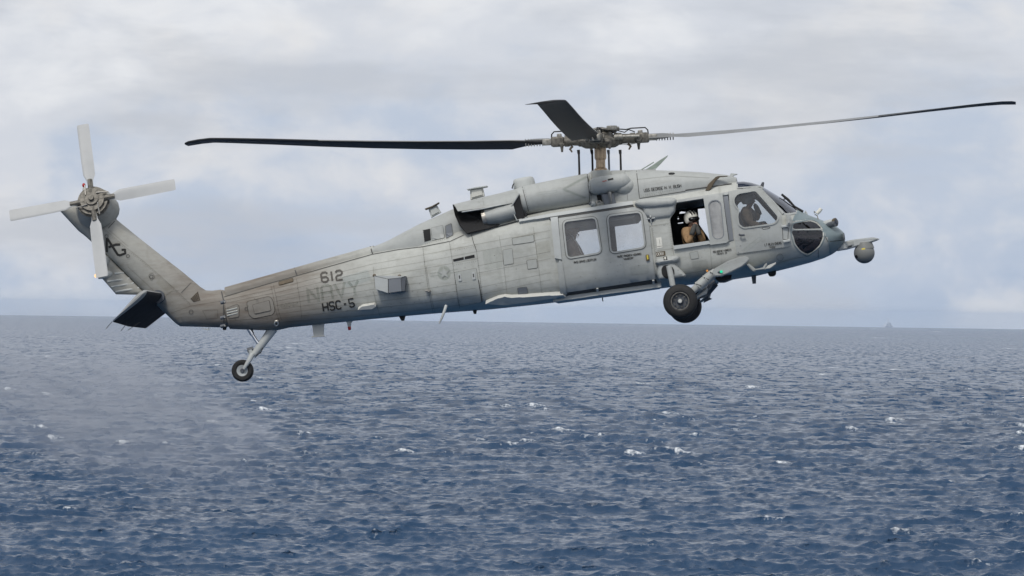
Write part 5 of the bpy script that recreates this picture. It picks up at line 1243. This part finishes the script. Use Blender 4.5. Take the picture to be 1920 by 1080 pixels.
hatch([(279, 516), (286, 512), (290, 520), (283.5, 525.5)], M_paint, .006, .7, parent=pylon)
for cx_p, cy_p, rr_ in ((284, 518.6, 3.2), (240, 480, 3.0), (358.5, 584.8, 3.8), (200, 443, 3.0), (462, 579, 2.8)):
    s_ = Strips(); s_.line([(cx_p + rr_ * math.cos(a), cy_p + rr_ * math.sin(a)) for a in np.linspace(0, 5.8, 10)], .9, .013, 2, closed=True); s_.build('round_port', M_seam, pylon if cx_p < 400 else fuselage)
mesh_tri = plate('cooling_grille', [(357, 560.5), (371, 546.5), (376, 563.5), (363, 566.5)], [], 0.0, .006, M_brown, pylon, grid=9, step=4)
s_ = Strips()
for k in range(5):
    t = k / 5 + .1; s_.line([(357 + 14 * t, 560.5 - 14 * t), (363 + 13 * t, 566.5 - 3 * t)], .7, .008, 3)
    s_.line([(357 + 6 * t, 560.5 + 6 * t), (371 + 5 * t, 546.5 + 17 * t)], .7, .008, 3)
tag(s_.build('grille_bars', M_sootshade, mesh_tri), kind='stuff')
sl = plate('ventilation_slot', [(849.5, 486.3), (889.5, 477.3), (890.2, 482.8), (850.3, 490.8)], [], .001, .006, M_sootshade, fuselage, grid=9, step=4)
plate('slot_divider', [(869.8, 481.5), (871.2, 481.2), (871.6, 487.2), (870.2, 487.5)], [], .006, .009, M_light, sl, grid=9, step=4)
for x, y in ((862, 520.5), (888, 517.5)):
    h_ = plate('hatch_hinge', rounded([(x - 3.2, y - 7), (x + 2.6, y - 8), (x + 4.2, y + 6), (x - 1.6, y + 7)], 2), [], 0.0, .025, M_light, fuselage, grid=9, step=3)
    plate('hinge_slot', rounded([(x - 1.2, y - 4), (x + 1, y - 4.4), (x + 1.8, y + 2), (x - .4, y + 2.4)], 1), [], .0255, .028, M_seam, h_, grid=9, step=2, surfs=[FUS])
pb = plate('placard', [(1230, 446), (1240, 444.5), (1242.5, 464), (1232.5, 466)], [], 0.001, .007, M_white, fuselage, grid=9, step=4)
s_ = Strips(); s_.line([(1232.5, 462.5), (1242, 461)], .8, .009, 3); s_.line([(1236, 449), (1237.5, 458)], .5, .009, 3); s_.build('placard_print', M_txt2, pb)
db = plate('data_plate', [(1229.5, 473), (1247, 470.5), (1248, 479), (1230.5, 481.5)], [], 0.001, .007, M_brown, fuselage, grid=9, step=4)
s_ = Strips(); lettering(s_, '0081', 1231.8, 479.3, 5, 8, 2.9, 1.0, .7, .009); s_.build('data_plate_print', M_white, db)
M_redf = principled('faded_red', (0.40, 0.16, 0.14), 0.7)
w_ = Strips(); w_.line([(1129.5, 340.6), (1137.5, 338.6)], 2.0, .004, 2); w_.build('warning_stencil', M_redf, fuselage)
w_ = Strips(); w_.line([(1139.5, 337.4), (1150, 335.2)], 3.2, .004, 2); w_.build('warning_stencil', M_txt, fuselage)
# ghost arrow on the engine cowling, roundel, rescue arrow
g1 = Strips(); g1.line([(1100, 331.5), (1056, 355), (1098, 371)], 4.2, .007, 4); g1.build('cowling_chevron', M_ghost, engine_deck)
g1 = Strips(); g1.line([(1010, 361), (1044, 357), (1044.5, 361), (1010.5, 365)], .8, .004, 4, closed=True); g1.build('cowling_stencil', M_ghost, engine_deck)
rd = Strips(); rd.area([(833 + 12.5 * math.cos(a), 512 + 13.5 * math.sin(a)) for a in np.linspace(0, 6.283, 25)[:-1]], .0085, grid=4); rd.line([(806, 513), (822, 510.5)], 1.6, .0085); rd.line([(807, 518.5), (822, 516)], 1.6, .0085); rd.line([(845, 507), (859, 504.5)], 1.6, .0085); rd.line([(845, 512), (860, 509.5)], 1.6, .0085)
rd_o = rd.build('roundel', M_ghost, fuselage)
sr_ = Strips(); star = []
for k in range(10):
    a = -math.pi / 2 - R(8) + k * math.pi / 5; r_ = 11.5 if k % 2 == 0 else 4.5; star.append((833 + r_ * math.cos(a), 512 + r_ * 1.05 * math.sin(a)))
sr_.area(star, .0115, grid=4); sr_.build('roundel_star', M_hatch, rd_o)
rs = Strips(); rs.line([(1391, 470), (1424, 444), (1430, 447.5), (1397, 473.5)], .7, .007, 4, closed=True); lettering(rs, 'RESCUE', 1397, 470, 4.2, 38, 3.0, 1.5, .5, .007); rs.build('rescue_arrow', M_ghost, cockpit_door[0])

# touched-up and worn areas of paint
M_tu = [tint('touch_up_%s' % n_, c_) for n_, c_ in (('warm', (.95, .945, .93)), ('mid', (.94, .945, .94)), ('dark', (.91, .912, .905)), ('blue', (.93, .95, .96)))]
for k_, poly in enumerate([[(905, 470), (938, 464), (943, 500), (909, 506)], [(1003, 455), (1030, 450), (1034, 478), (1007, 484)], [(640, 520), (690, 505), (696, 525), (650, 540)], [(1296, 490), (1326, 486), (1329, 503), (1300, 508)], [(1180, 500), (1215, 495), (1218, 512), (1184, 517)], [(300, 520), (330, 540), (318, 552), (292, 530)]]):
    t_ = Strips(); t_.area(rounded(poly, 3), .0048, grid=4, step=4); t_.build('paint_touch_up', M_tu[(k_ * 7 + 1) % 4], fuselage if poly[0][0] > 420 else pylon)

def text(name, mat, parent, *rows):
    s_ = Strips()
    for r_ in rows: lettering(s_, *r_)
    return s_.build(name, mat, parent)
text('side_number', M_txt2, fuselage, ('612', 604, 529.5, 17.5, 7.8, 12.0, 5.0, 3.5))
text('unit_lettering', M_txt, fuselage, ('HSC-5', 607, 583.5, 15, 9.0, 9.0, 3.4, 2.9))
text('service_lettering', M_navy, fuselage, ('NAVY', 580, 567.5, 27, 9.0, 19, 7, 5.0))
text('serial_number', M_navy, fuselage, ('168552', 523, 577.5, 6, 9.0, 5, 2, 1.3))
text('ship_lettering', M_txt, front_cowling, ('USS GEORGE H. W. BUSH', 1208, 359.8, 5.4, 7.4, 3.0, .75, .85))
text('crew_lettering', M_txt, cabin_door[0], ('AWS1 DAVID LOEFFLER', 1076.5, 494.3, 3.9, 8.3, 1.85, .6, .75))
text('crew_lettering', M_txt, cabin_door[0], ('AWSC ANDREW HOWARD', 1158.2, 483.3, 3.6, 7.2, 2.0, .6, .75), ('"HOUSECAT"', 1169, 487.8, 3.4, 7.6, 1.75, .5, .7))
text('crew_lettering', M_txt, fuselage, ('AO3 GODFREY MORALES', 1337.3, 474.2, 3.4, 7.6, 1.45, .45, .65), ('FREMONT, CA', 1344.6, 477.9, 3.1, 7.6, 1.4, .45, .62))
text('crew_lettering', M_txt, cockpit_door[0], ('LT ALEX OWENS', 1433.9, 461.2, 4.2, 7.0, 2.0, .6, .75), ('"FUSE"', 1442.5, 466.2, 3.8, 7.0, 2.0, .6, .7))

# ================================================================== crew
M_skin = principled('skin', (0.42, 0.25, 0.18), 0.55)
M_tan = principled('tan_jacket', (0.36, 0.225, 0.115), 0.85, noise=0.25, nscale=9)
M_vest = principled('dark_survival_vest', (0.035, 0.032, 0.026), 0.85, noise=0.3, nscale=12)
M_suit = principled('drab_flight_suit', (0.27, 0.20, 0.135), 0.85, noise=0.3, nscale=8)
M_vest2 = principled('drab_survival_vest', (0.085, 0.075, 0.06), 0.85, noise=0.35, nscale=12)
M_brs = principled('brown_flight_jacket', (0.20, 0.13, 0.095), 0.85, noise=0.25, nscale=8)
M_glove = principled('dark_glove', (0.075, 0.075, 0.07), 0.8, noise=0.2, nscale=20)
M_helm = principled('white_helmet', (0.74, 0.72, 0.64), 0.35, noise=0.06, nscale=14)
M_helm2 = principled('grey_helmet', (0.42, 0.43, 0.41), 0.4, noise=0.15, nscale=14)
M_visor = principled('black_visor', (0.012, 0.012, 0.014), 0.12)
def place(o, base):                                               # stands in the helicopter's frame but is a thing of its own
    o.matrix_world = HELI_M @ Matrix.Translation(base)
def skin_body(name, joints, bones, root, mat, base, parent=None, sub=2):
    names = list(joints); me = bpy.data.meshes.new(name)
    me.from_pydata([tuple(Vector(joints[n][0]) - base) for n in names], [(names.index(a), names.index(b)) for a, b in bones], [])
    o = bpy.data.objects.new(name, me); COL.objects.link(o)
    bm = bmesh.new(); bm.from_mesh(me); sk = bm.verts.layers.skin.verify(); bm.verts.ensure_lookup_table()
    for i, n in enumerate(names):
        r_ = joints[n][1]; bm.verts[i][sk].radius = r_ if isinstance(r_, tuple) else (r_, r_); bm.verts[i][sk].use_root = (n == root)
    bm.to_mesh(me); bm.free()
    m = o.modifiers.new('skin', 'SKIN'); m.use_smooth_shade = True; s2 = o.modifiers.new('subdivision', 'SUBSURF'); s2.levels = sub; s2.render_levels = sub
    me.materials.append(mat)
    if parent: o.parent = parent
    return o
def fingers(J, B, wrist, hand, side, curl):
    """palm and five fingers that close in the direction curl"""
    h = Vector(J[hand][0]); w = Vector(J[wrist][0]); f = (h - w).normalized(); s_ = Vector(side).normalized(); c = Vector(curl).normalized()
    for k, (o_, L) in enumerate(((-.030, .085), (-.010, .095), (.010, .09), (.030, .07))):
        a = h + s_ * o_ + f * .02; J[f'{hand}k{k}'] = (a, .013); J[f'{hand}m{k}'] = (a + f * L * .5 + c * .012, .010); J[f'{hand}t{k}'] = (a + f * L * .62 + c * L * .5, .008)
        B += [(hand, f'{hand}k{k}'), (f'{hand}k{k}', f'{hand}m{k}'), (f'{hand}m{k}', f'{hand}t{k}')]
    a = h - s_ * .038 - f * .03; J[hand + 'th'] = (a - s_ * .012, .013); J[hand + 'tt'] = (a - s_ * .02 + f * .05 + c * .03, .009); B += [(hand, hand + 'th'), (hand + 'th', hand + 'tt')]
def face(parent, base, c, d, mat_eye):
    d = Vector(d).normalized(); up = Vector((0, 0, 1)); s_ = d.cross(up).normalized(); bm = bmesh.new()
    for k in (-1, 1):
        r_ = bmesh.ops.create_uvsphere(bm, u_segments=8, v_segments=6, radius=.012); bmesh.ops.translate(bm, verts=r_['verts'], vec=c + d * .095 + s_ * k * .032 + up * .0 - base)
    e_ = bm_link('eyes', bm, mat_eye, parent, 180)
    bm = bmesh.new(); add_tube(bm, [c + d * .10 + up * .0 - base, c + d * .122 - up * .035 - base, c + d * .104 - up * .045 - base], [.009, .015, .010], 8); bm_link('nose', bm, M_skin, parent, 180)
    bm = bmesh.new(); add_tube(bm, [c + d * .095 - up * .068 - s_ * .024 - base, c + d * .104 - up * .07 - base, c + d * .095 - up * .068 + s_ * .024 - base], [.006, .009, .006], 8); bm_link('mouth', bm, M_redf, parent, 180)
    for k in (-1, 1):
        bm = bmesh.new(); r_ = bmesh.ops.create_uvsphere(bm, u_segments=8, v_segments=6, radius=.028); bmesh.ops.translate(bm, verts=r_['verts'], vec=c + s_ * k * .08 - base); bm_link('ear', bm, M_skin, parent, 180)
def helmet(parent, base, c, d, mat, rad=(.152, .134, .144), visor=True, stripes=True):
    d = Vector(d).normalized(); up = Vector((0, 0, 1)); s_ = d.cross(up).normalized(); up = s_.cross(d)
    rot = Matrix((d, -s_, up)).transposed(); bm = bmesh.new(); bmesh.ops.create_uvsphere(bm, u_segments=28, v_segments=18, radius=1)
    for v in list(bm.verts):                                     # open over the face, low over the ears
        if v.co.x > .55 and v.co.z < -.02: v.co.x = .55 + (v.co.x - .55) * .2
        if v.co.z < -.62: v.co.z = -.62
    bm.transform(rot.to_4x4() @ Matrix.Diagonal((*rad, 1))); bmesh.ops.translate(bm, verts=bm.verts, vec=c + up * .03 - d * .01 - base); hl = bm_link('helmet', bm, mat, parent, 60)
    for k in (-1, 1):
        bm = bmesh.new(); add_lathe(bm, c + s_ * (k * .105) - up * .02 - base, s_ * k, [(0, .062), (.02, .058), (.03, .04)], 16); bm_link('ear_cup', bm, mat, hl, 40)
    if visor:
        bm = bmesh.new(); bmesh.ops.create_uvsphere(bm, u_segments=20, v_segments=12, radius=1); bm.transform(rot.to_4x4() @ Matrix.Diagonal((rad[0] * .62, rad[1] * .93, rad[2] * .42, 1)))
        bmesh.ops.translate(bm, verts=bm.verts, vec=c + d * .075 - up * .0 - base); bm_link('visor', bm, M_visor, hl, 180)
    if stripes:
        for k in (-.45, .15, .55):
            pts = []
            for a in np.linspace(-.1, 1.1, 9): pts.append(c + up * .03 - base + d * (rad[0] * 1.0 * math.sin(a)) * (1 - abs(k) * .12) + up * rad[2] * 1.0 * math.cos(a) * math.sqrt(1 - k * k * .8) + s_ * k * rad[1] * .97)
            bm = bmesh.new(); add_tube(bm, pts[3:] if k > 0 else pts[:5], .014, 6); bm_link('helmet_stripe', bm, M_visor, hl, 180)
    return hl
def crew(label, head, facing, J, B, suit_mat, helm_mat, base, skin_extra=(), stripes=True, visor=True, bulk=1.0):
    t = bpy.data.objects.new('person', None); COL.objects.link(t); place(t, base); t.empty_display_size = .3
    tag(t, label, 'person', 'helicopter crew')
    f = Vector(facing).normalized()
    BJ = {k: (p, (r_[0] * .86, r_[1] * .86) if isinstance(r_, tuple) else r_ * .86) for k, (p, r_) in J.items()}; BB = list(B)
    BJ['head'] = (head + Vector((0, 0, .01)), (.088, .098)); BJ['crown'] = (head + Vector((0, 0, .085)), .07); BJ['chin'] = (head + f * .03 - Vector((0, 0, .065)), .060)
    BB += [('neck', 'chin'), ('chin', 'head'), ('head', 'crown')]
    for hand, (wr, side, curl) in skin_extra: fingers(BJ, BB, wr, hand, side, curl)
    skin_body('body', BJ, BB, 'pelvis', M_skin, base, t)
    SJ = {k: (v[0], (v[1][0] * bulk, v[1][1] * bulk) if isinstance(v[1], tuple) else v[1] * bulk) for k, v in J.items() if not k.startswith('hand')}
    skin_body('flight_suit', SJ, [b for b in B if b[0] in SJ and b[1] in SJ], 'pelvis', suit_mat, base, t)
    face(t, base, head, f, M_visor); helmet(t, base, head, f, helm_mat, visor=visor, stripes=stripes)
    return t
def pose(pelvis, chest, neck, shR, elR, wrR, hdR, shL, elL, wrL, hdL, kneeR, footR, kneeL, footL):
    J = {'pelvis': (pelvis, (.15, .12)), 'belly': ((Vector(pelvis) + Vector(chest)) / 2, (.155, .12)), 'chest': (chest, (.17, .125)), 'neck': (neck, .062),
         'shR': (shR, .078), 'elR': (elR, .056), 'wrR': (wrR, .042), 'handR': (hdR, (.032, .022)), 'shL': (shL, .078), 'elL': (elL, .056), 'wrL': (wrL, .042), 'handL': (hdL, (.032, .022)),
         'kneeR': (kneeR, .078), 'footR': (footR, .05), 'kneeL': (kneeL, .078), 'footL': (footL, .05)}
    B = [('pelvis', 'belly'), ('belly', 'chest'), ('chest', 'neck'), ('chest', 'shR'), ('shR', 'elR'), ('elR', 'wrR'), ('wrR', 'handR'), ('chest', 'shL'), ('shL', 'elL'), ('elL', 'wrL'), ('wrL', 'handL'),
         ('pelvis', 'kneeR'), ('kneeR', 'footR'), ('pelvis', 'kneeL'), ('kneeL', 'footL')]
    return J, B
# gunner kneeling at the open window, hands raised to the face
hd = P(1296.5, 411, -.86); base = P(1298, 505, -.66)
J, B = pose(P(1300, 486, -.66), P(1297, 443, -.76), P(1295, 425, -.82), P(1284, 433.5, -.90), P(1291, 457, -1.02), P(1299, 433, -1.06), P(1302, 424.5, -1.03), P(1313, 435, -.66), P(1318, 455, -.90), P(1309, 433, -1.02), P(1306, 425, -1.0), P(1322, 490, -.9), P(1290, 503, -.85), P(1318, 496, -.5), P(1288, 503, -.5))
gun = crew('crewman in tan jacket and white helmet at the open side window, hands raised to face', hd, (.62, -.75, -.05), J, B, M_tan, M_helm, base, bulk=1.18, skin_extra=[('handR', ('wrR', (1, 0, 0.2), (-.2, .9, .2))), ('handL', ('wrL', (1, 0, .2), (-.5, .8, .2)))])
def glove(parent, a, b, base):
    bm = bmesh.new(); add_tube(bm, [a - (b - a) * .9 - base, a - (b - a) * .3 - base, a + (b - a) * .4 - base, b - base, b + (b - a) * .5 - base], [.045, .050, .052, .048, .03], 10); bm_link('glove', bm, M_glove, parent, 180)
glove(gun, J['wrR'][0], J['handR'][0], base); glove(gun, J['wrL'][0], J['handL'][0], base)
VJ = {'pelvis': (J['pelvis'][0], (.165, .135)), 'belly': (J['belly'][0], (.17, .14)), 'chest': (J['chest'][0] + Vector((.03, -.02, 0)), (.165, .14)), 'top': (P(1300, 431, -.80), (.09, .07))}
skin_body('survival_vest', VJ, [('pelvis', 'belly'), ('belly', 'chest'), ('chest', 'top')], 'pelvis', M_vest, base, gun)
# pilot in the near seat
hd = P(1404.5, 376, -.56); base = P(1403, 445, -.55)
J, B = pose(P(1398, 432, -.55), P(1401, 404, -.55), P(1402, 390, -.55), P(1396, 395, -.77), P(1405, 419, -.84), P(1424, 421, -.72), P(1432, 419, -.68), P(1404, 396, -.34), P(1421, 411, -.32), P(1421, 395, -.40), P(1417, 387, -.44), P(1432, 436, -.70), P(1452, 455, -.66), P(1432, 436, -.40), P(1452, 455, -.42))
pil = crew('pilot in drab flight suit and grey helmet behind the cockpit door window', hd, (.93, -.36, 0), J, B, M_suit, M_helm2, base, [('handR', ('wrR', (0, 1, 0), (0, 0, -1)))], stripes=False, visor=False, bulk=1.3)
glove(pil, J['wrL'][0], J['handL'][0], base); glove(pil, J['wrR'][0], J['handR'][0], base)
VJ = {'pelvis': (J['pelvis'][0], (.17, .16)), 'belly': (J['belly'][0], (.19, .18)), 'chest': (J['chest'][0] + Vector((.05, 0, .02)), (.20, .19)), 'top': (P(1403, 392, -.55), (.13, .11))}
skin_body('survival_vest', VJ, [('pelvis', 'belly'), ('belly', 'chest'), ('chest', 'top')], 'pelvis', M_vest2, base, pil)
bm = bmesh.new(); add_box(bm, P(1405, 419, -.72) - base, (.07, .10, .13), None, .02); bm_link('survival_light', bm, M_orange, pil)
# passenger in the rear cabin window
hd = P(1073, 438, -.52); base = P(1078, 515, -.5)
J, B = pose(P(1082, 500, -.5), P(1074, 466, -.52), P(1072, 451, -.52), P(1068, 458, -.76), P(1079, 484, -.84), P(1094, 490, -.74), P(1100, 491, -.7), P(1070, 458, -.30), P(1082, 484, -.25), P(1096, 490, -.32), P(1101, 491, -.35), P(1112, 500, -.62), P(1114, 522, -.62), P(1112, 500, -.40), P(1114, 522, -.40))
pas = crew('crewman in brown jacket and brown cap seated behind the rear cabin window', hd, (.97, .2, -.1), J, B, M_brs, M_brs, base, stripes=False, visor=False, bulk=1.35)
bm = bmesh.new(); add_tube(bm, [P(1064, 433, -.62) - base, P(1074, 444, -.66) - base, P(1084, 460, -.70) - base, P(1090, 476, -.68) - base], .012, 6); bm_link('shoulder_strap', bm, M_white, pas)

tag(heli, 'weathered grey naval helicopter with open side window hovering nose-up above the sea', 'helicopter')
# ================================================================== ship far off on the horizon
def far_ship():
    d = 29000.0; o_, dr = ray_world(1665, 612); az = math.atan2(dr.x, dr.y); base = Vector((d * math.sin(az), d * math.cos(az), -d * d / 14.8e6 - 1.0))
    t = bpy.data.objects.new('distant_ship', None); COL.objects.link(t); t.location = base; t.rotation_euler = (0, 0, -az + R(58)); t.scale = (1.6, 1.6, 1.75); t.empty_display_size = 20
    tag(t, 'faint grey ship with a tall mast on the horizon at right', 'ship')
    m = principled('ship_grey', (0.60, 0.63, 0.68), 0.7)
    def part(name, boxes):
        bm = bmesh.new()
        for c, s_ in boxes: add_box(bm, c, s_, None, 0)
        o = bm_link(name, bm, m, None, 0); o.parent = t
    bm = bmesh.new(); xs = [(-34, 5.5, 7.5), (-25, 7, 7.5), (0, 7.5, 7.5), (20, 6.5, 8.5), (32, 3, 10), (38, .2, 11)]; rings = []
    for x, w, h in xs: rings.append([bm.verts.new(p) for p in ((x, -w, h), (x, -w * .8, -2), (x, w * .8, -2), (x, w, h))])
    for a, b in zip(rings, rings[1:]):
        for k in range(4): bm.faces.new((a[k], a[(k + 1) % 4], b[(k + 1) % 4], b[k]))
    bm.faces.new(rings[0]); bm.faces.new(rings[-1][::-1]); o = bm_link('hull', bm, m, None, 0); o.parent = t
    part('bridge', [((6, 0, 13.5), (16, 12, 13))]); part('hangar', [((-14, 0, 12), (18, 11, 10))]); part('funnel', [((-5, 0, 18), (6, 6, 10))]); part('mast', [((3, 0, 27), (3, 3, 16))]); part('mast_top', [((3, 0, 37), (1.4, 1.4, 8))]); part('gun', [((23, 0, 11), (4, 4, 4))])
far_ship()

# ================================================================== hot exhaust haze drifting aft below the tail
def exhaust_haze():
    bm = bmesh.new(); bmesh.ops.create_icosphere(bm, subdivisions=3, radius=1.0)
    o_, dr = ray_world(190, 745); c = o_ + dr * (92.0 / dr.y)
    me = bpy.data.meshes.new('exhaust_haze'); bm.to_mesh(me); bm.free(); o = bpy.data.objects.new('exhaust_haze', me); COL.objects.link(o)
    o.location = c; o.scale = (4.9, 4.0, 2.0); o.rotation_euler = (0, R(18), 0); tag(o, kind='stuff')
    m, nt, out = new_mat('exhaust_haze_volume'); N = nt.nodes.new; L = nt.links.new
    t = N('ShaderNodeTexCoord'); g = N('ShaderNodeVectorMath'); g.operation = 'LENGTH'; L(t.outputs['Object'], g.inputs[0])
    f = N('ShaderNodeMapRange'); f.interpolation_type = 'SMOOTHSTEP'; f.inputs['From Min'].default_value = 1.0; f.inputs['From Max'].default_value = 0.25; L(g.outputs['Value'], f.inputs['Value'])
    n = N('ShaderNodeTexNoise'); n.inputs['Scale'].default_value = 2.4; n.inputs['Detail'].default_value = 4; n.inputs['Distortion'].default_value = .6; L(t.outputs['Object'], n.inputs['Vector'])
    r = N('ShaderNodeMapRange'); r.inputs['From Min'].default_value = .36; r.inputs['From Max'].default_value = .66; L(n.outputs['Fac'], r.inputs['Value'])
    mu = N('ShaderNodeMath'); mu.operation = 'MULTIPLY'; L(f.outputs[0], mu.inputs[0]); L(r.outputs[0], mu.inputs[1])
    m2 = N('ShaderNodeMath'); m2.operation = 'MULTIPLY'; L(mu.outputs[0], m2.inputs[0]); m2.inputs[1].default_value = 0.46
    v = N('ShaderNodeVolumePrincipled'); v.inputs['Color'].default_value = (0.64, 0.67, 0.73, 1); L(m2.outputs[0], v.inputs['Density']); L(v.outputs[0], out.inputs['Volume'])
    me.materials.append(m)
exhaust_haze()
scene.cycles.volume_step_rate = 2.0
